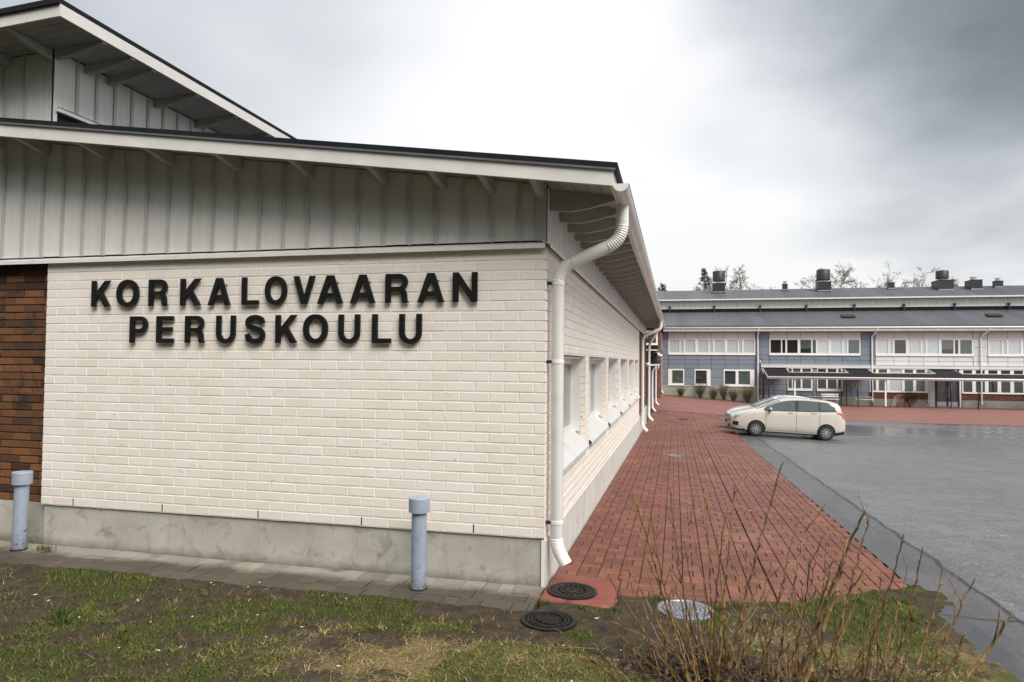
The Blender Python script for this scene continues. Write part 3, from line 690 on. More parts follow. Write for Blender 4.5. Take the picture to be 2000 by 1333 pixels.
# high volume -------------------------------------------------------------------------
MB().hexa([(-13, 0.034, 3.2), (-5.99, 0.034, 3.2), (-5.99, 21, 3.2), (-13, 21, 3.2), (-13, 0.034, so2(-13)), (-5.99, 0.034, so2(-5.99)), (-5.99, 21, so2(-5.99)), (-13, 21, so2(-13))]).build('upper_core', DARK_VOID, wing)
uc = MB().hexa([(-13, 0.030, 4.6), (-5.995, 0.030, 4.6), (-5.995, 0.0338, 4.6), (-13, 0.0338, 4.6), (-13, 0.03, so2(-13) - .002), (-5.995, 0.03, so2(-5.99) - .002), (-5.995, 0.0338, so2(-5.99) - .002), (-13, 0.0338, so2(-13) - .002)]).build('upper_cladding', DARK_VOID, wing)
ub = [-5.962, -6.10] + [-6.365 - 0.305 * k for k in range(9)]
for x1, x0 in zip(ub[:-1], ub[1:]): vboard(x0 + .003, x1 - .003, 0.008, 0.0295, 4.70, lambda x: so2(x) - .004, 'board', BOARD, uc)
for x in ub[2:]: vboard(x - 0.017, x + 0.017, -0.016, 0.0075, 4.70, lambda x: so2(x) - .006, 'batten', BATTEN, uc)
YB = [0.06, 0.33] + [0.62 + 0.29 * k for k in range(40)]
zt2 = so2(-5.96)
MB().box(-5.988, -5.955, 0.008, 0.058, 4.70, zt2 - .003).build('corner_board', BOARD, uc)
for a, b in zip(YB[:-1], YB[1:]): MB().box(-5.988, -5.966, a + .003, b - .003, 5.172, zt2 - .004).build('board', BOARD, uc)
for y in YB[1:]: MB().box(-5.9655, -5.944, y - 0.021, y + 0.021, 5.165, zt2 - .006).build('batten', BATTEN, uc)
MB().extrude([(-5.985, 5.16), (-5.905, 5.132), (-5.905, 5.090), (-5.985, 5.090)], 0.03, 12.0, 1).build('ledge', WHITE_METAL, uc)
MB().box(-5.9885, -5.97, 0.06, 12.0, 4.60, 5.089).build('flashing', BLACK_FELT, uc)
r2 = slope_piece(-13, -5.235, -0.63, 22, 0.125, 0.185, 'upper_roof', BLACK_FELT, wing, so2)
slope_piece(-13, -5.262, -0.60, -0.572, -0.005, 0.1235, 'fascia', WHITE_WOOD, r2, so2)
slope_piece(-5.26, -5.232, -0.602, 21.9, -0.008, 0.1245, 'fascia', WHITE_WOOD, r2, so2)
slope_piece(-13, -5.264, -0.57, 21.9, 0.03, 0.12, 'deck', DARK_VOID, r2, so2)
for k in range(5):
    ya = -0.568 + k * 0.115; slope_piece(-13, -5.265, ya, ya + 0.108, 0.002, 0.029, 'soffit_board', EAVES_SHADED, r2, so2)
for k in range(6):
    xa = -5.948 + k * 0.114; slope_piece(xa, xa + 0.107, 0.012, 21.8, 0.0025, 0.0285, 'soffit_board', EAVES_SHADED, r2, so2)
y = 0.45
for y in [0.02, 0.45, 0.80, 1.62, 2.48, 3.34, 4.2, 5.06, 5.92]:
    z = so2(-5.6); MB().extrude([(-5.943, z - .015), (-5.943, z - 0.12), (-5.72, z - 0.11), (-5.45, z - 0.05), (-5.262, z - 0.01), (-5.262, z + 0.012)], y - 0.035, y + 0.035, 1).build('bracket', EAVES_SHADED, r2)
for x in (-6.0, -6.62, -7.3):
    z = so2(x); MB().extrude([(-0.013, z - .004), (-0.57, z - .004), (-0.57, z - 0.03), (-0.3, z - 0.09), (-0.013, z - 0.13)], x - 0.03, x + 0.03, 0).build('bracket', EAVES_SHADED, r2)

# ------------------------------------------------------------------ raised letters
S = 0.19
def ell(cx, cy, rx, ry, a0, a1, n, p=1.0):
    L = []
    for i in range(n + 1):
        t = rad(a0 + (a1 - a0) * i / n); c_, s_ = math.cos(t), math.sin(t)
        L.append((cx + rx * math.copysign(abs(c_) ** p, c_), cy + ry * math.copysign(abs(s_) ** p, s_)))
    return L
def catmull(P_, n=6):
    P_ = [Vector(p) for p in P_]; P_ = [P_[0] * 2 - P_[1]] + P_ + [P_[-1] * 2 - P_[-2]]; L = []
    for i in range(1, len(P_) - 2):
        for k in range(n):
            t = k / n; a, b, c_, d = P_[i - 1:i + 3]
            L.append(0.5 * ((2 * b) + (c_ - a) * t + (2 * a - 5 * b + 4 * c_ - d) * t * t + (3 * b - a - 3 * c_ + d) * t ** 3))
    L.append(P_[-2]); return L
def glyph(ch):
    s = S
    if ch == 'K': return [[(0, 0), (s, 0), (s, .27), (.335, .43), (.60, 0), (.85, 0), (.475, .585), (.84, 1), (.60, 1), (s, .53), (s, 1), (0, 1)]]
    if ch == 'A': return [[(0, 0), (.205, 0), (.275, .22), (.645, .22), (.715, 0), (.92, 0), (.585, 1), (.335, 1)], [(.327, .38), (.593, .38), (.46, .80)]]
    if ch == 'L': return [[(0, 0), (.68, 0), (.68, .165), (s, .165), (s, 1), (0, 1)]]
    if ch == 'V': return [[(0, 1), (.205, 1), (.42, .27), (.635, 1), (.84, 1), (.53, 0), (.31, 0)]]
    if ch == 'N': return [[(0, 0), (.19, 0), (.19, .68), (.645, 0), (.84, 0), (.84, 1), (.65, 1), (.65, .32), (.2, 1), (0, 1)]]
    if ch == 'E': return [[(0, 0), (.73, 0), (.73, .165), (s, .165), (s, .43), (.67, .43), (.67, .59), (s, .59), (s, .835), (.72, .835), (.72, 1), (0, 1)]]
    if ch == 'P': return [[(0, 0), (s, 0), (s, .37)] + ell(.45, .685, .315, .315, -90, 90, 14) + [(0, 1)], [(s, .53)] + ell(.43, .685, .155, .155, -90, 90, 12) + [(s, .84)]]
    if ch == 'R': return [[(0, 0), (s, 0), (s, .40), (.43, .40), (.53, .37), (.575, .28), (.59, .08), (.625, 0), (.84, 0), (.84, .03), (.79, .08), (.775, .30), (.735, .41), (.66, .47)] + ell(.50, .715, .30, .285, -42, 90, 14) + [(0, 1)],
                          [(s, .555)] + ell(.475, .697, .145, .142, -90, 90, 12) + [(s, .839)]]
    if ch == 'U': return [[(0, 1), (0, .36)] + ell(.40, .36, .40, .38, 180, 360, 22) + [(.80, 1), (.61, 1), (.61, .36)] + ell(.40, .36, .21, .215, 360, 180, 18) + [(s, .36), (s, 1)]]
    if ch == 'O': return [ell(.45, .5, .45, .52, 0, 348.75, 31, 0.93), ell(.45, .5, .255, .345, 0, 348.75, 31, 0.93)]
    if ch == 'S':
        c_ = catmull([(.71, .70), (.655, .85), (.425, .925), (.18, .86), (.115, .715), (.20, .595), (.42, .525), (.645, .435), (.725, .285), (.65, .13), (.42, .07), (.165, .135), (.09, .32)])
        Lf, Rt = [], []
        for i, p in enumerate(c_):
            t = (c_[min(i + 1, len(c_) - 1)] - c_[max(i - 1, 0)]).normalized(); nn = Vector((-t.y, t.x)); Lf.append(tuple(p + nn * s * .48)); Rt.append(tuple(p - nn * s * .48))
        return [Lf + Rt[::-1]]
def letter(ch, x0, x1, zb, h, parent):
    loops = glyph(ch); loops = [[tuple(p) for i, p in enumerate(L) if i == 0 or (Vector(p) - Vector(L[i - 1])).length > 1e-5] for L in loops]
    mx0 = min(p[0] for p in loops[0]); mx1 = max(p[0] for p in loops[0]); kx = (x1 - x0) / (mx1 - mx0)
    loops = [[(x0 + (p[0] - mx0) * kx, zb + p[1] * h) for p in L] for L in loops]
    tri = tessellate_polygon([[Vector((p[0], p[1], 0)) for p in L] for L in loops])
    flat_ = [p for L in loops for p in L]; n = len(flat_); yf, yb = -0.046, -0.020
    m_ = MB(); vs_ = [(p[0], yf, p[1]) for p in flat_] + [(p[0], yb, p[1]) for p in flat_]; fs = []
    for t in tri:
        a, b, c_ = (Vector((*flat_[i], 0)) for i in t)
        if (b - a).cross(c_ - a).z < 0: t = t[::-1]
        fs.append(tuple(t)); fs.append(tuple(n + i for i in t[::-1]))
    o_ = 0
    for L in loops:
        k = len(L); area = sum(L[i][0] * L[(i + 1) % k][1] - L[(i + 1) % k][0] * L[i][1] for i in range(k)); outer = L is loops[0]
        for i in range(k):
            a, b = o_ + i, o_ + (i + 1) % k
            fs.append((a, n + a, n + b, b) if (area > 0) == outer else (b, n + b, n + a, a))
        o_ += k
    m_.add(vs_, fs)
    for sx in (0.25, 0.75):
        m_.tube([(x0 + (x1 - x0) * (0.12 if ch in 'KLPERN' else sx), yb + .001, zb + h * sx), (x0 + (x1 - x0) * (0.12 if ch in 'KLPERN' else sx), 0.004, zb + h * sx)], 0.006, 6)
    return m_.build('letter', LETTER, parent)
sign = thing('wall_sign', 'raised black letters reading KORKALOVAARAN PERUSKOULU on the white brick wall', 'sign', (-3.0, 0.0, 2.7))
for ch, a, b in (('K', -5.29, -5.034), ('O', -4.95, -4.655), ('R', -4.519, -4.271), ('K', -4.106, -3.844), ('A', -3.754, -3.479), ('L', -3.334, -3.129), ('O', -3.052, -2.793), ('V', -2.713, -2.462), ('A', -2.432, -2.139), ('A', -2.058, -1.777), ('R', -1.664, -1.41), ('A', -1.314, -1.03), ('N', -0.939, -0.684)):
    letter(ch, a, b, 2.747, 0.298, sign)
for ch, a, b in (('P', -4.758, -4.527), ('E', -4.406, -4.187), ('R', -4.035, -3.789), ('U', -3.641, -3.406), ('S', -3.287, -3.046), ('K', -2.917, -2.663), ('O', -2.591, -2.307), ('U', -2.184, -1.942), ('L', -1.805, -1.597), ('U', -1.507, -1.265)):
    letter(ch, a, b, 2.336, 0.298, sign)
# ------------------------------------------------------------------ far two-storey school building
YF = 57.5; XR = 38.0
far = thing('school_building', 'long two storey school building with blue and pale panels behind the yard', 'building', (14.0, 62.0, -1.2))
MB().box(0.10, XR, YF + 0.03, YF + 7.0, -1.6, 5.30).build('core_wall', DARK_VOID, far)
def fpanel(x0, x1, z0, z1, mat, y=YF, name='panel'):
    g = 0.012; MB().box(x0 + g, x1 - g, y, y + 0.028, z0 + g, z1 - g).build(name, mat, far)
def fwindow(x0, x1, z0, z1, panes, zp0, zp1, y=YF):
    """frame from x0..x1, z0..z1 with glass panes (a, b, kind) between zp0 and zp1"""
    m_ = MB(); yf, yb = y - 0.045, y + 0.026
    m_.box(x0, x1, yf, yb, z0, zp0); m_.box(x0, x1, yf, yb, zp1, z1)
    xs_ = [x0]
    for a, b, k in panes: xs_ += [a, b]
    xs_.append(x1)
    for a, b in zip(xs_[0::2], xs_[1::2]):
        if b - a > 0.002: m_.box(a, b, yf + 0.004, yb, zp0 + .0005, zp1 - .0005)
    m_.box(x0 - .02, x1 + .02, yf - 0.04, yf - .0005, z0 - 0.005, z0 + 0.03)
    wdw = m_.build('window', WHITE_FRAME, far)
    for a, b, k in panes:
        MB().box(a, b, y - 0.012, y - 0.006, zp0, zp1).build('pane', GLASS, wdw)
        if k == 'b': MB().box(a, b, y + 0.016, y + 0.022, zp0, zp1).build('blind', BLIND, wdw)
        elif k == 'h': MB().box(a, b, y + 0.016, y + 0.022, zp0 + (zp1 - zp0) * 0.32, zp1).build('blind', CURTAIN, wdw)
        elif k == 'c':
            c_ = MB(); n_ = max(3, int((b - a) / 0.09)); 
            for i in range(n_):
                xa = a + (b - a) * i / n_; c_.box(xa, xa + (b - a) / n_ * 0.8, y + 0.014, y + 0.023, zp0, zp1)
            c_.build('curtain', CURTAIN, wdw)
    return wdw
OFFS = [(0.10, 0.99), (1.09, 1.36), (1.50, 2.39), (2.61, 3.52), (3.63, 3.91), (4.05, 4.93), (5.15, 6.05), (6.16, 6.42), (6.56, 7.44)]
def band(x0, kinds, k=1.0):
    for u in range(3):
        a = x0 + (0, 2.50, 5.04)[u] * k; b = x0 + (2.50, 5.04, 7.54)[u] * k
        fwindow(a, b, 2.945, 4.345, [(x0 + OFFS[3 * u + i][0] * k, x0 + OFFS[3 * u + i][1] * k, kinds[3 * u + i]) for i in range(3)], 3.14, 4.29)
PJ = [0.0, 1.46, 2.62, 3.76, 4.93, 6.08, 7.53]
# bay one (blue, grey plinth, three ground floor windows)
band(0.63, 'bbbbbbbbb')
for a, b in zip(PJ[:-1], PJ[1:]):
    fpanel(0.64 + a, 0.64 + b, 4.345, 4.98, PALE_PANEL)
    for z0, z1 in ((2.51, 2.935), (2.09, 2.51), (1.67, 2.09)): fpanel(0.64 + a, 0.64 + b, z0, z1, BLUE_PANEL)
for z0, z1 in ((4.37, 4.98), (3.67, 4.37), (2.98, 3.67), (2.51, 2.98), (2.09, 2.51), (1.67, 2.09), (0.92, 1.67), (0.17, 0.92)):
    fpanel(0.11, 0.62, z0, z1, BLUE_PANEL); fpanel(8.19, 8.56, z0, z1, BLUE_PANEL)
for a, b in ((2.08, 2.93), (4.38, 5.45)):
    for z0, z1 in ((0.92, 1.67), (0.17, 0.92)): fpanel(a, b, z0, z1, BLUE_PANEL)
fwindow(0.62, 2.06, 0.15, 1.65, [(0.98, 1.95, 'c')], 0.35, 1.52); fwindow(2.95, 4.36, 0.15, 1.65, [(3.04, 4.02, 'd')], 0.34, 1.52)
fwindow(5.47, 8.10, 0.13, 1.66, [(5.57, 6.50, 'd'), (6.74, 7.72, 'c')], 0.33, 1.51)
MB().box(0.08, 8.66, YF - 0.05, YF + 0.02, 0.115, 0.155).build('ledge', WHITE_METAL, far)
MB().box(0.09, 8.5, YF - 0.012, YF + 0.06, -1.9, 0.113).build('plinth', FAR_CONCRETE, far)
# bay two (blue, behind the canopy)
band(9.35, 'dddhdbbbc', 0.98)
P2 = [9.35, 10.80, 11.93, 13.06, 14.22, 15.30, 16.76]
for a, b in zip(P2[:-1], P2[1:]):
    fpanel(a, b, 4.345, 4.98, PALE_PANEL)
    for z0, z1 in ((2.54, 2.935), (2.13, 2.54)): fpanel(a, b, z0, z1, BLUE_PANEL)
for z0, z1 in ((4.37, 4.98), (3.67, 4.37), (2.98, 3.67), (2.54, 2.98), (2.13, 2.54)):
    fpanel(8.57, 9.33, z0, z1, BLUE_PANEL)
    fpanel(16.76, 17.52, z0, z1, BLUE_PANEL); fpanel(17.53, 17.90, z0, z1, BLUE_PANEL)
MB().box(8.64, XR, YF - 0.09, YF + 0.028, 1.86, 2.118).build('band_course', PALE_PANEL, far)
MB().box(8.62, XR, YF - 0.12, YF + 0.027, 2.119, 2.145).build('ledge', WHITE_METAL, far)
for x0, x1 in ((8.58, 9.26), (9.72, 10.80), (12.90, 13.23), (15.32, 15.97), (16.45, 17.40)):
    for z0, z1 in ((1.1, 1.85), (0.35, 1.1), (-0.18, 0.35), (-0.62, -0.18)): fpanel(x0, x1, z0, z1, BLUE_PANEL)
for x0, x1 in ((9.27, 9.71), (15.98, 16.44)):
    for z0, z1 in ((0.73, 1.85), (-0.62, 0.21)): fpanel(x0, x1, z0, z1, BLUE_PANEL)
    fr_ = MB(); fr_.box(x0, x1, YF - 0.03, YF + .026, 0.22, 0.30); fr_.box(x0, x1, YF - 0.03, YF + .026, 0.64, 0.72); fr_.box(x0, x0 + .09, YF - 0.03, YF + .026, 0.301, 0.639); fr_.box(x1 - .09, x1, YF - 0.03, YF + .026, 0.301, 0.639)
    wq = fr_.build('window', simple('tan_frame', (0.36, 0.31, 0.20), 0.6) if 'tan_frame' not in MATS else MATS['tan_frame'], far)
    MB().box(x0 + .09, x1 - .09, YF - .005, YF + .003, 0.301, 0.639).build('pane', GLASS, wq)
for x0, x1 in ((10.82, 12.88), (13.25, 15.30)):
    fpanel(x0, x1, -0.62, -0.16, BLUE_PANEL)
fwindow(10.82, 12.88, -0.15, 1.855, [(10.90, 11.20, 'c'), (11.28, 11.92, 'c'), (12.06, 12.76, 'c')], 0.06, 1.78)
fwindow(13.25, 15.30, -0.15, 1.855, [(13.32, 13.98, 'd'), (14.12, 14.81, 'd'), (14.95, 15.18, 'c')], 0.06, 1.78)
MB().box(8.5, 17.4, YF - 0.05, YF + .02, -0.665, -0.625).build('ledge', WHITE_METAL, far)
MB().box(8.502, 17.4, YF - 0.012, YF + 0.06, -1.9, -0.666).build('plinth', FAR_CONCRETE, far)
# bays three and four (pale)
def pale_bay(x0, kinds):
    band(x0, kinds, 0.98)
    for a, b in zip([p * .98 for p in PJ[:-1]], [p * .98 for p in PJ[1:]]):
        fpanel(x0 + a, x0 + b, 4.345, 4.98, PALE_PANEL)
        for z0, z1 in ((2.50, 2.935), (2.15, 2.50)): fpanel(x0 + a, x0 + b, z0, z1, PALE_PANEL)
pale_bay(17.92, 'bbdbbbhdc'); pale_bay(26.40, 'bbbdbbcbb')
for a, b in ((25.32, 25.85), (25.86, 26.38), (33.82, 34.9), (34.9, 36.0), (36.0, 37.0), (37.0, XR)):
    for z0, z1 in ((4.37, 4.98), (3.67, 4.37), (2.95, 3.67), (2.50, 2.95), (2.15, 2.50)): fpanel(a, b, z0, z1, PALE_PANEL)
fwindow(17.42, 21.90, -0.16, 1.855, [(17.55, 17.92, 'c'), (18.14, 18.78, 'c'), (19.0, 19.30, 'b'), (19.30, 19.92, 'b'), (20.14, 20.79, 'c'), (21.02, 21.70, 'c')], -0.04, 1.78)
wins4 = [24.55 + 0.92 * i for i in range(14)]
fwindow(24.43, 37.6, -0.16, 1.855, [(a, a + 0.66, 'b' if i in (5, 9) else 'd') for i, a in enumerate(wins4)], -0.04, 1.78)
MB().box(21.91, 22.42, YF - 0.03, YF + .027, -1.5, 1.855).build('pier', PALE_PANEL, far)
MB().box(24.27, 24.42, YF - 0.03, YF + .027, -1.5, 1.855).build('pier', WHITE_FRAME, far)
q = NT('far_brown_brick')
bt = q.n('ShaderNodeTexBrick'); mp = q.n('ShaderNodeMapping'); mp.inputs['Rotation'].default_value = (rad(90), 0, 0); q.l(q.pos, mp.inputs['Vector']); q.l(mp.outputs[0], bt.inputs['Vector'])
bt.inputs['Scale'].default_value = 1.0; bt.inputs['Brick Width'].default_value = 0.285; bt.inputs['Row Height'].default_value = 0.09; bt.inputs['Mortar Size'].default_value = 0.009
bt.inputs['Color1'].default_value = (0.10, 0.036, 0.022, 1); bt.inputs['Color2'].default_value = (0.20, 0.072, 0.036, 1); bt.inputs['Mortar'].default_value = (0.06, 0.05, 0.045, 1)
FAR_BRICK = q.done(bt.outputs['Color'], 0.8)
for a, b in ((17.41, 21.90), (24.43, XR)):
    MB().box(a, b, YF - 0.014, YF + 0.06, -0.72, -0.166).build('brick_apron', FAR_BRICK, far)
    MB().box(a, b, YF - 0.006, YF + 0.06, -1.9, -0.721).build('plinth', FAR_CONCRETE, far)
# double door with glazed leaves
dm_ = MB(); dm_.box(22.43, 22.52, YF - .02, YF + .025, -1.32, 1.80); dm_.box(24.18, 24.26, YF - .02, YF + .025, -1.32, 1.80); dm_.box(22.52, 24.18, YF - .02, YF + .025, 1.68, 1.80)
door = dm_.build('door', DARK_METAL, far)
for a, b in ((22.54, 23.33), (23.37, 24.16)):
    lf = MB(); lf.box(a, a + .09, YF - .012, YF + .02, -1.30, 1.67); lf.box(b - .09, b, YF - .012, YF + .02, -1.30, 1.67); lf.box(a + .09, b - .09, YF - .012, YF + .02, -1.30, -0.86); lf.box(a + .09, b - .09, YF - .012, YF + .02, 1.56, 1.67); lf.build('door_leaf', DARK_METAL, door)
    MB().box(a + .05, b - .05, YF - .018, YF - .0125, -1.28, -0.88).build('kick_plate', GALV, door)
    MB().box(a + .09, b - .09, YF - .002, YF + .004, -0.86, 1.56).build('pane', GLASS, door)
for x in (23.26, 23.44): MB().tube([(x, YF - .07, -0.5), (x, YF - .07, 0.3)], 0.018, 8).build('handle', GALV, door)
MB().box(22.43, 24.26, YF - .3, YF + .02, -1.6, -1.32).build('doorstep', FAR_CONCRETE, far)
# eaves, roofs
fb = MB()
x = -0.4
while x < XR: fb.box(x + .004, x + 0.146, YF - 0.62, YF + 0.02, 5.00 + 0.0, 5.03); x += 0.15
o = fb.build('soffit_boards', simple('eaves_boards', (0.42, 0.40, 0.37), 0.7, 0.1), far); o['kind'] = 'stuff'
fb = MB(); x = -0.4
while x < XR: fb.box(x + .006, x + 0.294, YF - 0.015, YF + 0.028, 4.985, 5.28); x += 0.3
o = fb.build('frieze_boards', MATS['eaves_boards'], far); o['kind'] = 'stuff'
MB().box(-0.5, XR + .3, YF - 0.66, YF - 0.625, 5.05, 5.42).build('fascia', WHITE_WOOD, far)
gt = MB(); gt.tube([(-0.5, YF - 0.73, 5.33), (XR + .3, YF - 0.73, 5.33)], 0.065, 8); gt.build('gutter', WHITE_METAL, far, smooth=True)
YC = YF + 7.0
def lowz(y): return 5.44 + (y - (YF - 0.72)) * (7.29 - 5.44) / (YC - YF + 0.72)
def upz(y): return 8.60 + (y - (YC - 0.6)) * 0.252
lroof = MB().hexa([(-0.55, YF - .72, 5.36), (XR + .4, YF - .72, 5.36), (XR + .4, YC, lowz(YC) - .08), (-0.55, YC, lowz(YC) - .08), (-0.55, YF - .72, 5.435), (XR + .4, YF - .72, 5.435), (XR + .4, YC, lowz(YC) - .006), (-0.55, YC, lowz(YC) - .006)]).build('lower_roof', BLACK_FELT, far)
x = -0.55; k = 0
while x < XR:
    d = 0.004 if k % 2 else 0.010; k += 1; wd = 0.98
    MB().hexa([(x, YF - .70, lowz(YF - .7) - .004), (x + wd, YF - .70, lowz(YF - .7) - .004), (x + wd, YC - .01, lowz(YC) - .004), (x, YC - .01, lowz(YC) - .004), (x, YF - .70, lowz(YF - .7) + d), (x + wd, YF - .70, lowz(YF - .7) + d), (x + wd, YC - .01, lowz(YC) + d), (x, YC - .01, lowz(YC) + d)]).build('roof_sheet', ROOF_FELT, lroof)
    x += 0.96 if k % 2 else 0.984
for i in range(38):
    xx = 0.86 + i * 0.855 * 1.2; 
    if xx > XR: break
    MB().extrude([(YF - .45, lowz(YF - .45)), (YF - .45, lowz(YF - .45) + .11), (YF - .30, lowz(YF - .30))], xx - .02, xx + .02, 0).build('snow_stop', DARK_METAL, lroof)
MB().box(-0.5, XR + .3, YF - .47, YF - .45, lowz(YF - .46) + 0.012, lowz(YF - .46) + 0.085).build('snow_guard', GREY_FLASH, lroof)
MB().box(-0.6, XR + .4, YC, YC + 3, 6.5, 7.665).build('upstand', BLACK_FELT, far)
MB().box(-0.6, XR + .4, YC + .03, YC + 3, 7.666, 8.50).build('clerestory_wall', DARK_VOID, far)
fb = MB(); x = -0.6; k = 0
while x < XR: wd = 0.19 if k % 2 else 0.38; fb.box(x + .008, x + wd - .008, YC - 0.01 + random.uniform(-.004, .004), YC + .029, 7.668, 8.50); x += wd; k += 1
o = fb.build('clerestory_boards', BOARD, far); o['kind'] = 'stuff'
MB().box(-0.6, XR + .4, YC - 0.04, YC - .012, 7.64, 7.70).build('ledge', WHITE_METAL, far)
YR = YF + 12.0
uroof = MB().hexa([(-0.9, YC - .6, 8.47), (XR + .4, YC - .6, 8.47), (XR + .4, YR, upz(YR) - .08), (-0.9, YR, upz(YR) - .08), (-0.9, YC - .6, 8.594), (XR + .4, YC - .6, 8.594), (XR + .4, YR, upz(YR) - .006), (-0.9, YR, upz(YR) - .006)]).build('upper_roof', BLACK_FELT, far)
MB().hexa([(-0.9, YR, upz(YR) - .08), (XR + .4, YR, upz(YR) - .08), (XR + .4, YR + 6, 8.6), (-0.9, YR + 6, 8.6), (-0.9, YR, upz(YR) - .006), (XR + .4, YR, upz(YR) - .006), (XR + .4, YR + 6, 8.68), (-0.9, YR + 6, 8.68)]).build('rear_roof', BLACK_FELT, far)
MB().box(-0.9, XR + .4, YC - 0.64, YC - .601, 8.44, 8.575).build('fascia', WHITE_WOOD, far)
x = -0.9; k = 0
while x < XR:
    d = 0.004 if k % 2 else 0.012; k += 1; wd = 0.985
    MB().hexa([(x, YC - .62, upz(YC - .62) - .004), (x + wd, YC - .62, upz(YC - .62) - .004), (x + wd, YR - .0, upz(YR) - .004), (x, YR - .0, upz(YR) - .004), (x, YC - .62, upz(YC - .62) + d), (x + wd, YC - .62, upz(YC - .62) + d), (x + wd, YR, upz(YR) + d), (x, YR, upz(YR) + d)]).build('roof_sheet', ROOF_FELT, uroof)
    x += 0.965 if k % 2 else 0.988
for x in (0.72, 5.05, 9.37, 13.62, 17.88, 22.16, 26.41, 30.81, 35.1):
    v = MB(); v.box(x - .10, x + .10, YC - .30, YC - .10, 7.72, 7.93); v.box(x - .055, x + .055, YC - .24, YC - .14, 7.50, 7.72); v.tube([(x, YC - .19, 7.52), (x, YC - .30, lowz(YC - .30) - .02)], 0.045, 8); v.build('scupper_pipe', DARK_METAL, far)
for x in (16.0, 27.7):   # roof hatches
    y0 = YF + 3.0; h_ = MB(); h_.hexa([(x + .08, y0 + .08, lowz(y0) - .03), (x + 1.05, y0 + .08, lowz(y0) - .03), (x + 1.05, y0 + .9, lowz(y0 + .9) - .03), (x + .08, y0 + .9, lowz(y0 + .9) - .03), (x + .08, y0 + .08, lowz(y0) + .12), (x + 1.05, y0 + .08, lowz(y0) + .12), (x + 1.05, y0 + .9, lowz(y0 + .9) + .12), (x + .08, y0 + .9, lowz(y0 + .9) + .12)])
    h_.hexa([(x, y0, lowz(y0) + .121), (x + 1.13, y0, lowz(y0) + .121), (x + 1.13, y0 + .98, lowz(y0 + .98) + .121), (x, y0 + .98, lowz(y0 + .98) + .121), (x, y0, lowz(y0) + .2), (x + 1.13, y0, lowz(y0) + .2), (x + 1.13, y0 + .98, lowz(y0 + .98) + .2), (x, y0 + .98, lowz(y0 + .98) + .2)]); h_.build('roof_hatch', DARK_METAL, far)
# ventilators along the ridge
def ventilator(x0, x1, y0, y1, zb, zm, cowl=None, neck=None):
    m_ = MB(); m_.box(x0, x1, y0, y1, zb - 0.35, zm); m_.box(x0 - .03, x1 + .03, y0 - .03, y1 + .03, zm + .0005, zm + 0.05)
    v = m_.build('ventilator', DARK_METAL, far); cx, cy = (x0 + x1) / 2, (y0 + y1) / 2
    MB().box(x0 - .012, x1 + .012, y0 - .012, y0 - .001, zb - .02, zb + .06).build('base_flashing', GALV, v)
    if cowl:
        zc0, zc1, r = cowl
        MB().lathe([(r * .55, zm + .0505), (r * .55, zc0 + .02)], (cx, cy, 0), 18).build('neck', GALV, v, angle=40)
        MB().lathe([(r, zc0), (r + .03, zc0 + .03), (r + .02, zc1 - .06), (r - .02, zc1 - .01), (r * .6, zc1 + .04)], (cx, cy, 0), 26).build('cowl', DARK_METAL, v, angle=40)
    if neck:
        zc1, r = neck
        MB().lathe([(r, zm + .0505), (r, zc1 - .05), (r + .02, zc1 - .045), (r + .02, zc1)], (cx, cy, 0), 16).build('pipe_cap', GALV, v, angle=40)
yv = YF + 9.6
ventilator(5.06, 6.30, yv, yv + 1.1, 9.57, 10.47, (10.74, 11.80, 0.60))
ventilator(12.02, 12.50, yv + 1, yv + 1.5, 9.79, 10.36, None, (10.72, 0.17))
ventilator(15.20, 16.44, yv, yv + 1.3, 9.53, 10.43, (10.66, 11.74, 0.62))
ventilator(21.90, 22.48, yv + 1, yv + 1.5, 9.76, 10.33, None, (10.68, 0.18))
ventilator(26.05, 27.34, yv, yv + 2.0, 9.46, 10.40, (10.63, 11.42, 0.54))
ventilator(28.85, 29.80, yv, yv + 1.6, 9.47, 10.35, None, (10.74, 0.26))
ventilator(31.25, 31.95, yv + 1, yv + 1.6, 9.74, 10.31, None, (10.65, 0.21))
# down pipes
for x, zb, jog in ((0.03, Z(0, 57.3) + 0.15, 0), (8.38, Z(8.3, 57.3) + .12, 0), (17.62, -1.1, 0.28), (25.85, -1.05, 0.42)):
    pts = [(x + jog, YF - 0.70, 5.30), (x + jog, YF - 0.70, 5.10), (x, YF - 0.12, 4.55), (x, YF - 0.12, zb + .18), (x + (.18 if x < 1 else 0), YF - 0.26, zb)]
    downpipe(pts, 0.062, far, 0.14, 8, ribs=3)
# brick link between the two buildings
lk = MB(); lk.box(-14, 0.06, 50.0, 58.5, -1.2, 4.95)
lkw = lk.build('link_wall', FAR_BRICK, far)
MB().box(-14.2, 0.20, 49.7, 58.4, 4.951, 5.25).build('link_roof', BLACK_FELT, far)
MB().box(-14, -0.14, 49.0, 49.95, 2.9, 3.55).build('link_canopy', BLACK_FELT, far)
MB().box(-14, -0.13, 48.96, 48.995, 3.16, 3.24).build('ledge', WHITE_METAL, far)
MB().box(-14, -0.18, 49.9, 49.995, -0.9, 2.899).build('link_void', DARK_VOID, far)
fwindow(-3.0, -0.13, 3.62, 4.80, [(-2.8, -1.75, 'd'), (-1.6, -0.27, 'd')], 3.78, 4.62, 49.97)

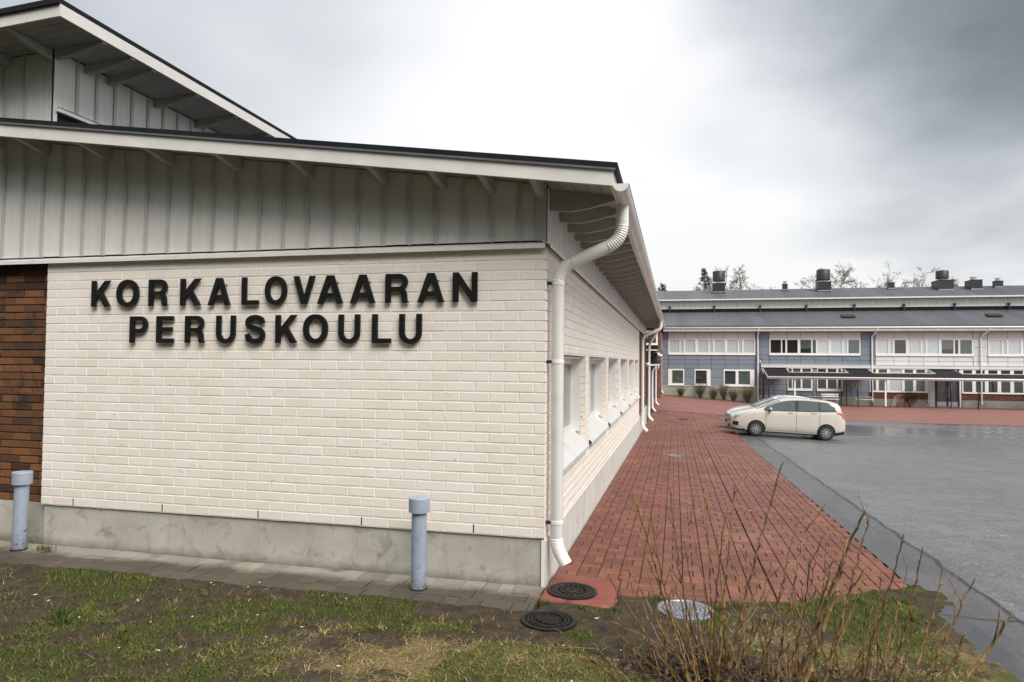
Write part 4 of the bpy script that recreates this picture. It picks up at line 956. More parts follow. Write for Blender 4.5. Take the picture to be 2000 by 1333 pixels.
# ------------------------------------------------------------------ canopy on thin posts before the far building
YCF = 54.2; cz = 1.08
can = thing('entrance_canopy', 'long low black roofed canopy with white edge in front of the far building', 'canopy', (14, YCF, -1.2))
CX0, CX1 = 8.82, 37.0
def cslab(x0, x1, ya, za, yb, zb, t, name, mat, parent): return MB().hexa([(x0, ya, za - t), (x1, ya, za - t), (x1, yb, zb - t), (x0, yb, zb - t), (x0, ya, za), (x1, ya, za), (x1, yb, zb), (x0, yb, zb)]).build(name, mat, parent)
def cyz(y): return 1.14 + (y - YCF) * 0.20
cr = cslab(CX0, CX1, YCF + .02, cyz(YCF + .02), YCF + 1.6, cyz(YCF + 1.6), 0.10, 'canopy_roof', BLACK_FELT, can)
MB().box(CX0, CX1, YCF - 0.02, YCF + .018, 0.93, 1.12).build('fascia', WHITE_WOOD, can)
g_ = MB(); g_.tube([(CX0, YCF - .085, 1.08), (CX1, YCF - .085, 1.08)], 0.06, 8); g_.build('gutter', WHITE_METAL, can, smooth=True)
CON = [(8.70, 10.70), (15.40, 17.25), (21.95, 23.85), (30.5, 32.4)]
for a, b in CON:
    cslab(a, b, YCF + 1.601, cyz(YCF + 1.6), YF - .13, cyz(YF - .13) - .02, 0.10, 'canopy_link', BLACK_FELT, can)
    MB().box(a, b, YF - .129, YF - .1, 1.50, 1.855).build('link_upstand', BLACK_FELT, can)
    for xx in (a - .03, b + .002): cslab(xx, xx + .028, YCF + 1.602, cyz(YCF + 1.6) + .04, YF - .13, cyz(YF - .13) + .02, 0.20, 'edge_board', WHITE_WOOD, can)
gaps = [CON[0][1], CON[1][0], CON[1][1], CON[2][0], CON[2][1], CON[3][0], CON[3][1], CX1]
for a, b in zip(gaps[0::2], gaps[1::2]): MB().box(a + .031, b - .031, YCF + 1.602, YCF + 1.63, cyz(YCF + 1.6) - .12, cyz(YCF + 1.6) + .045).build('edge_board', WHITE_WOOD, can)
cslab(CX0 - .03, CX0 - .001, YCF - .02, 1.12, YF - .13, cyz(YF - .13) + .03, 0.19, 'end_board', WHITE_WOOD, can)
for x in (10.94, 17.8, 28.0, 34.5):
    MB().box(x - .055, x + .055, YCF + .05, YCF + .16, Z(x, YCF) + .10, 1.03).build('white_post', WHITE_METAL, can)
    MB().box(x - .05, x + .05, YCF + .055, YCF + .155, Z(x, YCF) - .05, Z(x, YCF) + .10).build('post_foot', DARK_METAL, can)
for x, y in ((8.9, YCF + .1), (15.75, YCF + .08), (22.5, YCF + .06), (24.42, YCF + .08), (31.0, YCF + .08)):
    MB().tube([(x, y, Z(x, y) - .02), (x, y, 1.06)], 0.036, 8).build('post', DARK_METAL, can, smooth=True)
for x, y in ((8.72, YF - 1.3), (8.75, YF - .5), (10.55, YCF + 1.5), (15.1, YF - .4), (15.4, YF - 1.0), (17.15, YCF + 1.5), (24.0, YF - 1.2)):
    MB().tube([(x, y, Z(x, y) - .02), (x, y, cyz(y) - .1)], 0.032, 8).build('post', DARK_METAL, can, smooth=True)
for x in (19.4, 21.2, 23.3): MB().lathe([(0.09, -.05), (.11, 0), (.10, .05)], (x, YCF + .9, cyz(YCF + .9) - .17), 12).build('lamp', WHITE_FRAME, can)
# ------------------------------------------------------------------ bollards, covers and small fittings
def bollard(x, y, h, tilt, label):
    z = Z(x, y); t = thing('bollard', label, 'bollard', (x, y, z), 'blue grey steel posts along the wall')
    t.rotation_euler = (0, rad(tilt), 0); WORLD[t.name] = Matrix.Identity(4)
    MB().lathe([(0.072, -0.1), (0.072, h - 0.13)], (0, 0, 0), 28).build('shaft', BOLLARD, t, angle=40)
    MB().lathe([(0.070, h - 0.145), (0.100, h - 0.135), (0.101, h - 0.006), (0.097, h), (0.02, h + 0.004)], (0, 0, 0), 28).build('cap', BOLLARD, t, angle=30)
    MB().lathe([(0.086, -0.02), (0.084, 0.008), (0.0725, 0.012)], (0, 0, 0), 20).build('collar', IRON, t, angle=40)
bollard(-1.143, -0.36, 0.86, 0.0, 'blue grey steel bollard with cap and rust chips in front of the white wall')
bollard(-5.97, -0.253, 0.87, 1.2, 'blue grey steel bollard with cap standing before the brown brick')
def iron_cover(x, y, r, mat, name, label, style, dz=0.012):
    z = Z(x, y) + dz; t = thing(name, label, 'manhole cover', (x, y, z)); WORLD[t.name] = Matrix.Identity(4)
    sl_x = -(.15 + .0079 * max(y, 0)) / 8 if x > 0 else 0.0
    t.rotation_euler = (math.atan(-0.0215 if y > 0 else 0.0), -math.atan(sl_x), 0)
    MB().lathe([(r, -0.05), (r, 0.006), (r - 0.012, 0.010), (r - 0.03, 0.010), (r - 0.034, 0.002)], (0, 0, 0), 48, caps=False).build('rim', mat, t, angle=30)
    p = MB()
    if style == 'grate':
        for rr in (0.055, 0.10, 0.145):
            for j in range(40):
                a0, a1 = 2 * math.pi * j / 40, 2 * math.pi * (j + 1) / 40
                p.add([((rr + d) * math.cos(a), (rr + d) * math.sin(a), zz) for zz in (-0.012, 0.007) for a in (a0, a1) for d in (-.006, .006)], [(4, 6, 7, 5), (0, 4, 5, 1) if False else (0, 2, 6, 4), (1, 5, 7, 3)])
        for j in range(16):
            a = 2 * math.pi * j / 16; u, v = Vector((math.cos(a), math.sin(a), 0)), Vector((-math.sin(a), math.cos(a), 0)) * .006
            q0, q1 = u * .02, u * .16
            p.add([q0 - v + Vector((0, 0, .006)), q0 + v + Vector((0, 0, .006)), q1 + v + Vector((0, 0, .006)), q1 - v + Vector((0, 0, .006))], [(0, 3, 2, 1)])
        p.lathe([(0.16, -.02), (0.16, .008), (0.178, .009), (.178, .003), (.192, .003), (.192, .009), (r - .035, .009)], (0, 0, 0), 48, caps=False)
        p.build('grating', mat, t)
        MB().lathe([(0.17, -0.10), (0.17, -0.095)], (0, 0, 0), 24).build('shaft_bottom', DARK_VOID, t)
    else:
        p.lathe([(r - .035, 0.002), (r - .055, .002), (r - .055, .009), (r - .068, .009), (r - .068, .002), (r - .085, .002), (r - .085, .009), (r - .098, .009), (r - .098, .002), (0.001, .002)], (0, 0, 0), 48)
        p.build('lid', mat, t, angle=30)
        if style == 'bars':
            b_ = MB()
            for k in range(-4, 5):
                hl = math.sqrt(max(0, (r - .11) ** 2 - (k * .026) ** 2)) * (0.85 if k % 2 else 0.7); b_.box(-hl, hl, k * .026 - .007, k * .026 + .007, .0025, .009)
            bo = b_.build('tread', mat, t); bo.rotation_euler = (0, 0, rad(55))
        else:
            for rr in (0.03, 0.065, 0.10, 0.135):
                g = MB(); g.lathe([(rr, .0022), (rr, .009), (rr + .018, .009), (rr + .018, .0022)], (0, 0, 0), 40); g.build('ring', mat, t, angle=30)
    return t
iron_cover(0.285, -0.10, 0.232, IRON, 'drain_grate', 'round black cast iron drain grate set in red cement below the downpipe', 'grate', 0.024)
iron_cover(0.20, -0.845, 0.232, IRON, 'manhole_cover', 'dark cast iron manhole cover lying in bare soil by the grey pavers', 'bars', 0.012)
iron_cover(1.315, -0.255, 0.245, IRON_PALE, 'manhole_cover', 'pale worn manhole cover with concentric rings behind the bare stems', 'rings', 0.014)
iron_cover(1.21, 12.15, 0.20, IRON_PALE, 'manhole_cover', 'small pale manhole cover in the middle of the red walkway', 'rings', 0.010)
iron_cover(1.6, 27.5, 0.24, IRON, 'manhole_cover', 'dark manhole cover far along the red walkway', 'rings', 0.010)
# rough red cement slab round the grate: a ring-shaped pad
pad = MB(); out_ = []
corner = [(0.03, 0.43), (0.695, 0.435), (0.69, -0.375), (0.62, -0.40), (0.30, -0.385), (0.025, -0.375)]
import itertools
cxp, cyp = 0.285, -0.10; nseg = 56
def ray_edge(a):
    u = (math.cos(a), math.sin(a)); best = 9
    for i in range(len(corner)):
        (x0, y0), (x1, y1) = corner[i], corner[(i + 1) % len(corner)]; ex, ey = x1 - x0, y1 - y0; det = u[0] * (-ey) - u[1] * (-ex)
        if abs(det) < 1e-9: continue
        t_ = ((x0 - cxp) * (-ey) - (y0 - cyp) * (-ex)) / det; s_ = (u[0] * (y0 - cyp) - u[1] * (x0 - cxp)) / det
        if t_ > 0 and -1e-6 <= s_ <= 1 + 1e-6: best = min(best, t_)
    return best
vs_ = []
for j in range(nseg):
    a = 2 * math.pi * j / nseg; e = ray_edge(a); e += 0.012 * fbm(math.cos(a) * 3, math.sin(a) * 3, 2, 4) * (1 if math.sin(a) < 0.1 else .3)
    for rr, dz in ((0.228, 0.012), (0.25, 0.022), (0.5 * (0.25 + e), 0.024), (e - .02, 0.020), (e, 0.004), (e + .004, -0.08)):
        x, y = cxp + rr * math.cos(a), cyp + rr * math.sin(a); vs_.append((x, y, Z(x, y) + dz + 0.004 * fbm(x, y, 12, 6)))
pad.add(vs_, [(j * 6 + k, j * 6 + k + 1, ((j + 1) % nseg) * 6 + k + 1, ((j + 1) % nseg) * 6 + k) for j in range(nseg) for k in range(5)])
struct(pad.build('cement_pad', RED_CEMENT, smooth=True), 'rough red cement pad round the drain grate')

def horn(loc, aim, label, s=1.0):
    t = thing('loudspeaker', label, 'loudspeaker', loc); WORLD[t.name] = Matrix.Identity(4); t.rotation_euler = (0, 0, aim)
    h_ = MB(); prof = [(0.03, 0.0), (0.035, .08), (.05, .16), (.085, .24), (.15, .30), (.155, .305), (.145, .30), (.05, .18), (0.01, .17)]
    n = 20; vs2 = [(p[1] * s, p[0] * math.cos(2 * math.pi * j / n) * s, p[0] * math.sin(2 * math.pi * j / n) * s) for p in prof for j in range(n)]
    h_.add(vs2, [(i * n + j, i * n + (j + 1) % n, (i + 1) * n + (j + 1) % n, (i + 1) * n + j) for i in range(len(prof) - 1) for j in range(n)] + [tuple(range(n - 1, -1, -1))])
    h_.build('horn', GALV, t, smooth=True)
    MB().tube([(0.02, 0, 0), (-0.12, 0, 0), (-0.12, 0, -0.12), (-0.45 * s, 0, -0.12)], 0.014, 6).build('arm', DARK_METAL, t)
horn((0.42, 24.2, 2.62), rad(-55), 'grey horn loudspeaker on the brown end of the white wing')
horn((8.62, 57.0, 2.50), rad(-100), 'small grey horn loudspeaker above the left end of the canopy', 0.9)
t = thing('wall_lamp', 'small wall lamp with grey box on the brown brick end wall', 'lamp', (0.0, 22.5, 2.1)); WORLD[t.name] = Matrix.Identity(4)
MB().box(-0.02, 0.07, -.07, .07, -.14, .10).build('housing', GALV, t); MB().lathe([(0.04, -.10), (.085, -.06), (.09, .02), (.05, .07)], (0.13, 0, 0), 12).build('lamp_globe', WHITE_FRAME, t, smooth=True)
# lower porch roof with two white posts beside the wing
po = thing('porch', 'small porch with white posts and dark roof past the end of the white wing', 'porch', (-1.5, 35, -0.5))
MB().box(-4, 0.25, 29.8, 41.5, 2.02, 2.10).build('porch_roof', WHITE_METAL, po); MB().box(-4, 0.22, 29.9, 41.4, 2.1005, 2.22).build('roof_felt', BLACK_FELT, po)
for y in (31.3, 38.2): downpipe([(0.2, y, 2.03), (0.2, y, 1.9), (0.03, y, 1.75), (0.03, y, Z(0, y) + .22), (0.22, y - .1, Z(0.2, y) + .06)], 0.06, po, 0.12, 8, name='white_post', ribs=3)
MB().box(-4, -0.35, 30.4, 41, -0.6, 2.02).build('dark_porch_wall', DARK_VOID, po)

# ------------------------------------------------------------------ cars
PAINT_C = None
def paint(name, c, rough=0.25):
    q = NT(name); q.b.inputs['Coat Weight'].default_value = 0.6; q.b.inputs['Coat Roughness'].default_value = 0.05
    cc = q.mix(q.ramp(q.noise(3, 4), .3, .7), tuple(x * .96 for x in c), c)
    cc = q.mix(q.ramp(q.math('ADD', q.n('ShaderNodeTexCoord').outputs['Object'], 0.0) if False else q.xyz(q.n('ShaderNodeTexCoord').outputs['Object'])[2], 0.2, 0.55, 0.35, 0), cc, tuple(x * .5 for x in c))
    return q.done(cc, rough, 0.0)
TYRE = simple('tyre_rubber', (0.014, 0.014, 0.015), 0.7, 0.2, 20)
ALLOY = simple('alloy', (0.55, 0.56, 0.58), 0.3, 0.05, 10, metal=0.8)
BLACK_TRIM = simple('black_trim', (0.012, 0.012, 0.013), 0.45, 0.2, 10)
q = NT('car_glass'); q.b.inputs['Coat Weight'].default_value = 1.0
CAR_GLASS = q.done((0.035, 0.048, 0.050), 0.04, spec=0.8)
CLEAR_LAMP = simple('clear_lamp', (0.50, 0.53, 0.56), 0.12, 0.25, 20, metal=0.5)
q = NT('red_lamp'); q.b.inputs['Coat Weight'].default_value = 1.0
RED_LAMP = q.done((0.42, 0.015, 0.012), 0.15)
def car(name, label, P, ang, prm, body_mat):
    L, ZS_ = prm['L'], prm['zs']
    top = prm['top']; belt = prm['belt']; wid = prm['wid']; rw = prm['rw']
    ip = lambda c_, x: float(np.interp(x, [p[0] for p in c_], [p[1] for p in c_]))
    def sm_(c_, x, h=0.10): return (ip(c_, x - h) + 2 * ip(c_, x) + ip(c_, x + h)) / 4
    def sect(x):
        zt = sm_(top, x) * ZS_; zb = min(sm_(belt, x) * ZS_, zt - 0.05); w_ = sm_(wid, x, .06); r_ = min(sm_(rw, x), w_ * .97)
        lo = 0.20 + 0.16 * max(0, 1 - x / .35) ** 2 * 0.3 + 0.10 * max(0, (x - (L - .5)) / .5) ** 2
        k = zt - zb
        return [(0, lo), (.80 * w_, lo), (.94 * w_, lo + .035), (.985 * w_, lo + .16), (w_, .56 * ZS_), (.985 * w_, zb - .10), (.955 * w_, zb), (r_ + .02, zt - min(.075, k * .4)), (r_ * .90, zt - min(.035, k * .2)), (r_ * .5, zt - min(.010, k * .06)), (0, zt)]
    xs_ = np.unique(np.round(np.concatenate([[0, .02, .06, .12, .2], np.arange(.3, L - .35, .09), [L - .3, L - .22, L - .14, L - .07, L - .03, L]]), 3))
    def surf(x, v):          # v runs 0..10 up one side
        s_ = sect(x); i = min(int(v), 9); t_ = v - i; return Vector((x, s_[i][0] * (1 - t_) + s_[i + 1][0] * t_, s_[i][1] * (1 - t_) + s_[i + 1][1] * t_))
    def pt_(x, v, side, off=0.0):
        p = surf(x, v); e = .02
        if off:
            dx = surf(x + e, v) - surf(x - e, v); dv = surf(x, min(9.999, v + .05)) - surf(x, max(0, v - .05)); n_ = dv.cross(dx); n_ = n_.normalized() if n_.length > 1e-9 else Vector((0, 0, 1))
            if n_.y < 0 or (abs(n_.y) < 1e-3 and n_.z < 0): n_ = -n_
            p = p + n_ * off
        return Vector((p.x, p.y * side, p.z))
    m_ = MB(); ring = []
    vv_ = [0, 1, 2, 3, 3.5, 4, 4.5, 5, 5.5, 6, 6.5, 7, 7.5, 8, 8.5, 9, 9.5, 10]
    vs2 = []
    for x in xs_:
        half = [surf(x, min(v, 9.9999)) for v in vv_]
        loop = half + [Vector((p.x, -p.y, p.z)) for p in half[-2:0:-1]]; vs2 += loop
    n = len(vv_) * 2 - 2; k = len(xs_)
    fs = [(i * n + j, i * n + (j + 1) % n, (i + 1) * n + (j + 1) % n, (i + 1) * n + j) for i in range(k - 1) for j in range(n)]
    fs += [tuple(range(n - 1, -1, -1)), tuple(range((k - 1) * n, k * n))]
    m_.add(vs2, fs)
    z0 = Z(P[0] + 2.2, P[1]); t = thing(name, label, 'car', (P[0], P[1], z0)); WORLD[t.name] = Matrix.Identity(4)
    xh = Vector((math.cos(ang), math.sin(ang), 0)); yh = Vector((-math.sin(ang), math.cos(ang), 0)); Pv = Vector((P[0], P[1], 0))
    def gpt(a, b): w_ = Pv + xh * a + yh * b; return Vector((w_.x, w_.y, Z(w_.x, w_.y)))
    ax0, ax1 = prm['ax']
    f0, f1, s0, s1 = gpt(ax0, 0), gpt(ax1, 0), gpt((ax0 + ax1) / 2, -.77), gpt((ax0 + ax1) / 2, .77)
    X_ = (f1 - f0).normalized(); Y_ = (s1 - s0); Y_ = (Y_ - X_ * Y_.dot(X_)).normalized(); Z_ = X_.cross(Y_)
    Rm = Matrix((X_, Y_, Z_)).transposed(); org = f0 - X_ * ax0
    K_ = prm.get('scale', 1.0); org = f0 - X_ * ax0 * K_; t.scale = (K_,) * 3; t.location = org; t.rotation_euler = Rm.to_euler()
    R_ = 0.325
    body = m_.build('body', body_mat, t, angle=38)
    cut = MB()
    for ax in (ax0, ax1):
        c_ = [(ax + (R_ + .045) * math.cos(a), R_ + .0 + (R_ + .045) * math.sin(a)) for a in [2 * math.pi * i / 28 for i in range(28)]]
        cut.extrude(c_, -1.2, -0.58, 1); cut.extrude(c_, 0.58, 1.2, 1)
    co = cut.build('cutter', BLACK_TRIM, t)
    for o_ in (body, co):
        b_ = bmesh.new(); b_.from_mesh(o_.data); bmesh.ops.recalc_face_normals(b_, faces=b_.faces); b_.to_mesh(o_.data); b_.free()
    bm_ = body.modifiers.new('b', 'BOOLEAN'); bm_.operation = 'DIFFERENCE'; bm_.solver = 'EXACT'; bm_.object = co
    bpy.context.view_layer.update(); dg = bpy.context.evaluated_depsgraph_get(); nm = bpy.data.meshes.new_from_object(body.evaluated_get(dg)); body.modifiers.clear()
    if len(nm.polygons) > 50:
        old = body.data; body.data = nm; nm.name = 'body'
        nm.set_sharp_from_angle(angle=rad(38))
    cm = co.data; bpy.data.objects.remove(co); bpy.data.meshes.remove(cm)
    def patch(xr, vr, nm_, mat, sides=(-1, 1), off=.004, nxp=10, nvp=4, shape=None, parent=t):
        for sd_ in sides:
            g = MB(); vs3 = []
            for i in range(nxp + 1):
                for j in range(nvp + 1):
                    x = xr[0] + (xr[1] - xr[0]) * i / nxp; f_ = j / nvp; v0, v1 = vr
                    if shape: v0, v1 = shape(i / nxp)
                    vs3.append(pt_(x, min(9.99, v0 + (v1 - v0) * f_), sd_, off))
            g.add(vs3, [((i * (nvp + 1) + j), ((i + 1) * (nvp + 1) + j), ((i + 1) * (nvp + 1) + j + 1), (i * (nvp + 1) + j + 1)) for i in range(nxp) for j in range(nvp)])
            g.build(nm_, mat, parent, smooth=True)
    w_ = prm['win']
    patch((w_[0] - .12, w_[5] + .08), (6.0, 7), 'window_surround', BLACK_TRIM, off=.003, nxp=26, shape=lambda u: (6.02, 6.10 + .84 * min(1, (1 - u) / .12, (u + .02) / .04)))
    patch((w_[0], w_[1]), (6.07, 6.90), 'window', CAR_GLASS, off=.007); patch((w_[2], w_[3]), (6.07, 6.90), 'window', CAR_GLASS, off=.007)
    patch((w_[4], w_[5]), (6.15, 6.8), 'window', CAR_GLASS, off=.007, shape=lambda u: (6.15 + .1 * u, 6.84 - .30 * u * u))
    ws = prm['ws']
    g = MB(); nxp, nvp = 8, 16; vs3 = []
    for i in range(nxp + 1):
        for j in range(nvp + 1):
            s_ = -1 + 2 * j / nvp; v = 10 - abs(s_) * 2.75; vs3.append(pt_(ws[0] + (ws[1] - ws[0]) * i / nxp, min(9.99, v), 1 if s_ >= 0 else -1, .006))
    g.add(vs3, [((i * (nvp + 1) + j), (i * (nvp + 1) + j + 1), ((i + 1) * (nvp + 1) + j + 1), ((i + 1) * (nvp + 1) + j)) for i in range(nxp) for j in range(nvp)]); g.build('windscreen', CAR_GLASS, t, smooth=True)
    rwn = prm['rearwin']; patch(rwn, (7.4, 9.99), 'rear_window', CAR_GLASS, off=.006)
    patch((.12, .62), (5.4, 6.6), 'headlight', CLEAR_LAMP, off=.006, shape=lambda u: (5.55 + .25 * u, 6.35 + .25 * u - .35 * u * u))
    patch((.10, .30), (5.0, 5.5), 'headlight_trim', BLACK_TRIM, off=.004, shape=lambda u: (5.42, 5.55))
    patch((.06, .28), (3.2, 4.0), 'fog_lamp', BLACK_TRIM, off=.005, nxp=5)
    patch((L - .36, L - .04), (5, 6), 'tail_light', RED_LAMP, off=.008, shape=lambda u: (5.25 + .15 * u, 5.75 + .75 * u))
    patch((L - .16, L - .03), (6.5, 7.6), 'tail_light', RED_LAMP, off=.006, nxp=4)
    patch((L - .42, L - .02), (1.2, 2.9), 'rear_skirt', BLACK_TRIM, off=.006, nxp=6); patch((.02, .55), (1.2, 2.4), 'front_skirt', BLACK_TRIM, off=.006, nxp=6)
    for x in prm['seams']: patch((x - .007, x + .007), (2.6, 6.0), 'door_seam', BLACK_TRIM, off=.003, nxp=1, nvp=10)
    patch((ax0 + .45, ax1 - .45), (2.55, 2.62), 'sill_seam', BLACK_TRIM, off=.003, nxp=10, nvp=1)
    for x in prm['handles']:
        for sd_ in (-1, 1):
            a, b = pt_(x, 5.55, sd_, .018), pt_(x + .2, 5.6, sd_, .018); MB().tube([a, b], .016, 6).build('door_handle', body_mat, t, smooth=True)
    for sd_ in (-1, 1):
        b_ = pt_(w_[0] + .10, 6.1, sd_, 0); mm = MB(); vs4 = []
        for (dx, dy, dz, sc) in ((-.02, .03, .04, .5), (.0, .10, .06, 1.0), (.02, .19, .07, 1.0), (.03, .24, .06, .55)):
            for j in range(10):
                a = 2 * math.pi * j / 10; vs4.append((b_.x + dx + .055 * sc * math.cos(a), b_.y + sd_ * dy, b_.z + dz + .065 * sc * math.sin(a)))
        mm.add(vs4, [(i * 10 + j, i * 10 + (j + 1) % 10, (i + 1) * 10 + (j + 1) % 10, (i + 1) * 10 + j) for i in range(3) for j in range(10)] + [tuple(range(9, -1, -1)), tuple(range(30, 40))]); mm.build('wing_mirror', body_mat, t, smooth=True)
        MB().box(b_.x - .04, b_.x + .05, min(b_.y, b_.y + sd_ * .1), max(b_.y, b_.y + sd_ * .1), b_.z - .05, b_.z + .01).build('mirror_foot', BLACK_TRIM, t)
    wn = sect(.02)[4][0]
    MB().box(-.012, .03, -wn * .62, wn * .62, .27, .40).build('lower_grille', BLACK_TRIM, t); MB().box(-.008, .06, -wn * .5, wn * .5, .555, .60).build('upper_grille', BLACK_TRIM, t)
    MB().box(-.03, -.012, -.26, .26, .43, .53).build('number_plate', WHITE_FRAME, t)
    if prm.get('rails'):
        for sd_ in (-1, 1):
            pth = [pt_(x, 7.7, sd_, .05 if 0 < i < 7 else .005) for i, x in enumerate(np.linspace(ws[1] + .15, L - .75, 8))]; MB().tube(pth, .016, 6).build('roof_rail', prm['rails'], t, smooth=True)
    und = MB(); und.box(.5, L - .5, -.70, .70, .17, .30); und.build('underbody', BLACK_TRIM, t)
    for ax in (ax0, ax1):
        for sd_ in (-1, 1):
            yo = .79 * sd_; tw = .10
            T = MB(); prof = [(.20, -tw), (.29, -tw), (R_ - .012, -tw * .75), (R_, -tw * .45), (R_, tw * .45), (R_ - .012, tw * .75), (.29, tw), (.215, tw)]
            nn = 32; vs5 = [(ax + p[0] * math.cos(2 * math.pi * j / nn), yo + p[1], R_ + p[0] * math.sin(2 * math.pi * j / nn)) for p in prof for j in range(nn)]
            T.add(vs5, [(i * nn + j, i * nn + (j + 1) % nn, (i + 1) * nn + (j + 1) % nn, (i + 1) * nn + j) for i in range(len(prof) - 1) for j in range(nn)])
            wheel = T.build('wheel', TYRE, t, angle=40)
            rm = MB(); ye = yo + sd_ * (tw - .022)
            rm.tube([(ax, ye - sd_ * .10, R_), (ax, ye - sd_ * .095, R_)], .212, 24)
            wb_ = rm.build('wheel_well', BLACK_TRIM, wheel)
            sp = MB()
            for j in range(10):
                a = 2 * math.pi * j / 10 + .2; u = Vector((math.cos(a), 0, math.sin(a))); v = Vector((-math.sin(a), 0, math.cos(a))); c0 = Vector((ax, ye, R_)); b0 = Vector((0, -sd_ * .03, 0))
                q_ = [c0 + u * .04 - v * .012, c0 + u * .04 + v * .012, c0 + u * .195 + v * .028, c0 + u * .195 - v * .028]
                sp.hexa([p + b0 for p in q_] + q_)
            sp.lathe([(.05, 0), (.05, .02)], (0, 0, 0), 4) if False else None
            sp.tube([(ax, ye - sd_ * .03, R_), (ax, ye + sd_ * .008, R_)], .05, 14)
            nn = 32; rp = [(.195, -.02), (.213, .0), (.213, .012), (.195, .008)]
            sp.add([(ax + p[0] * math.cos(2 * math.pi * j / nn), ye + sd_ * p[1], R_ + p[0] * math.sin(2 * math.pi * j / nn)) for p in rp for j in range(nn)], [(i * nn + j, i * nn + (j + 1) % nn, (i + 1) * nn + (j + 1) % nn, (i + 1) * nn + j) for i in range(3) for j in range(nn)])
            sp.build('rim', ALLOY, wheel)
            ar = MB(); arc_ = [(ax + (R_ + .05) * math.cos(a), R_ + (R_ + .05) * math.sin(a)) for a in [math.pi * i / 16 for i in range(17)]]
            for i in range(16): ar.add([(arc_[i][0], .58 * sd_, arc_[i][1]), (arc_[i + 1][0], .58 * sd_, arc_[i + 1][1]), (arc_[i + 1][0], .86 * sd_, arc_[i + 1][1]), (arc_[i][0], .86 * sd_, arc_[i][1])], [(0, 1, 2, 3)])
            ar.build('arch_liner', BLACK_TRIM, t)
    return t
A1 = rad(3.0)
MPV = dict(scale=0.89, L=4.56, zs=1.04, ax=(1.0, 3.80), top=[(0, .78), (.08, .86), (.3, .97), (.6, 1.05), (.95, 1.13), (1.05, 1.16), (1.5, 1.37), (1.95, 1.55), (2.35, 1.625), (2.8, 1.65), (3.4, 1.64), (3.9, 1.60), (4.3, 1.53), (4.41, 1.44), (4.49, 1.15), (4.54, .95), (4.56, .85)],
           belt=[(0, .66), (.2, .80), (.5, .92), (.9, 1.02), (1.3, 1.05), (2.2, 1.07), (3.2, 1.10), (4.0, 1.14), (4.35, 1.16), (4.56, .8)], wid=[(0, .62), (.06, .72), (.2, .82), (.5, .885), (.9, .905), (2.2, .915), (3.4, .915), (3.9, .90), (4.25, .87), (4.45, .83), (4.56, .76)],
           rw=[(0, .5), (.3, .68), (.9, .79), (1.05, .79), (1.5, .77), (2.0, .745), (3.0, .74), (4.0, .71), (4.3, .69), (4.56, .62)], win=(1.42, 2.55, 2.68, 3.46, 3.56, 4.14), ws=(1.02, 1.95), rearwin=(4.36, 4.47), seams=(1.38, 2.60, 3.52), handles=(2.28, 3.20), rails=None)
xh = Vector((math.cos(A1), math.sin(A1))); yh = Vector((-math.sin(A1), math.cos(A1)))
Pc = Vector((4.105, 20.85)) - xh * 0.90 + yh * 0.78
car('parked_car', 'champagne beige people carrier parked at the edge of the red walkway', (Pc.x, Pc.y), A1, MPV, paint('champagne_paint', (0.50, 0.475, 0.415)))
HB = dict(MPV); HB.update(scale=0.93, L=4.40, zs=1.0, ax=(0.86, 3.50), rails=ALLOY,
          top=[(0, .70), (.1, .80), (.3, .92), (.6, 1.0), (.95, 1.06), (1.12, 1.10), (1.5, 1.32), (1.95, 1.53), (2.3, 1.60), (2.8, 1.62), (3.4, 1.59), (3.8, 1.53), (4.05, 1.45), (4.2, 1.25), (4.3, 1.0), (4.40, .80)],
          belt=[(0, .6), (.2, .76), (.5, .88), (.9, .97), (1.3, 1.0), (2.2, 1.02), (3.2, 1.05), (3.9, 1.10), (4.4, .78)], win=(1.5, 2.3, 2.4, 3.1, 3.25, 3.8), rearwin=(4.08, 4.24), seams=(1.36, 2.35, 3.2), handles=(2.05, 2.9),
          wid=[(0, .60), (.06, .70), (.2, .80), (.5, .88), (.9, .905), (2.2, .91), (3.4, .90), (3.9, .86), (4.25, .80), (4.40, .70)], rw=[(0, .5), (.3, .66), (.9, .76), (1.15, .74), (1.6, .66), (2.1, .60), (3.0, .58), (4.0, .54), (4.4, .5)])
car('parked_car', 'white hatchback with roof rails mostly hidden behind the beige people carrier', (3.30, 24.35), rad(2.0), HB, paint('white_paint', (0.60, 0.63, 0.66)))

# ------------------------------------------------------------------ bench and hockey goals before the far building
bx0, bx1, by = 12.75, 14.0, 52.6; bz = Z(13.3, by)
bn = thing('bench', 'pale slatted bench beside the far building, just behind the parked cars', 'bench', (13.3, by, bz))
for k in range(3): MB().box(bx0, bx1, by + k * .13, by + k * .13 + .10, bz + .62, bz + .66).build('seat_slat', WHITE_WOOD, bn)
for k in range(2): MB().box(bx0, bx1, by + .40, by + .43, bz + .80 + k * .16, bz + .90 + k * .16).build('back_slat', WHITE_WOOD, bn)
for x in (bx0 + .15, bx1 - .21): 
    MB().box(x, x + .06, by + .02, by + .38, bz - .02, bz + .619).build('leg', GALV, bn); MB().box(x, x + .06, by + .385, by + .399, bz + .3, bz + 1.05).build('back_post', GALV, bn)
RED_TUBE = simple('red_tube', (0.33, 0.018, 0.025), 0.4, 0.12, 8)
WHITE_NET = simple('white_net', (0.55, 0.55, 0.53), 0.8)
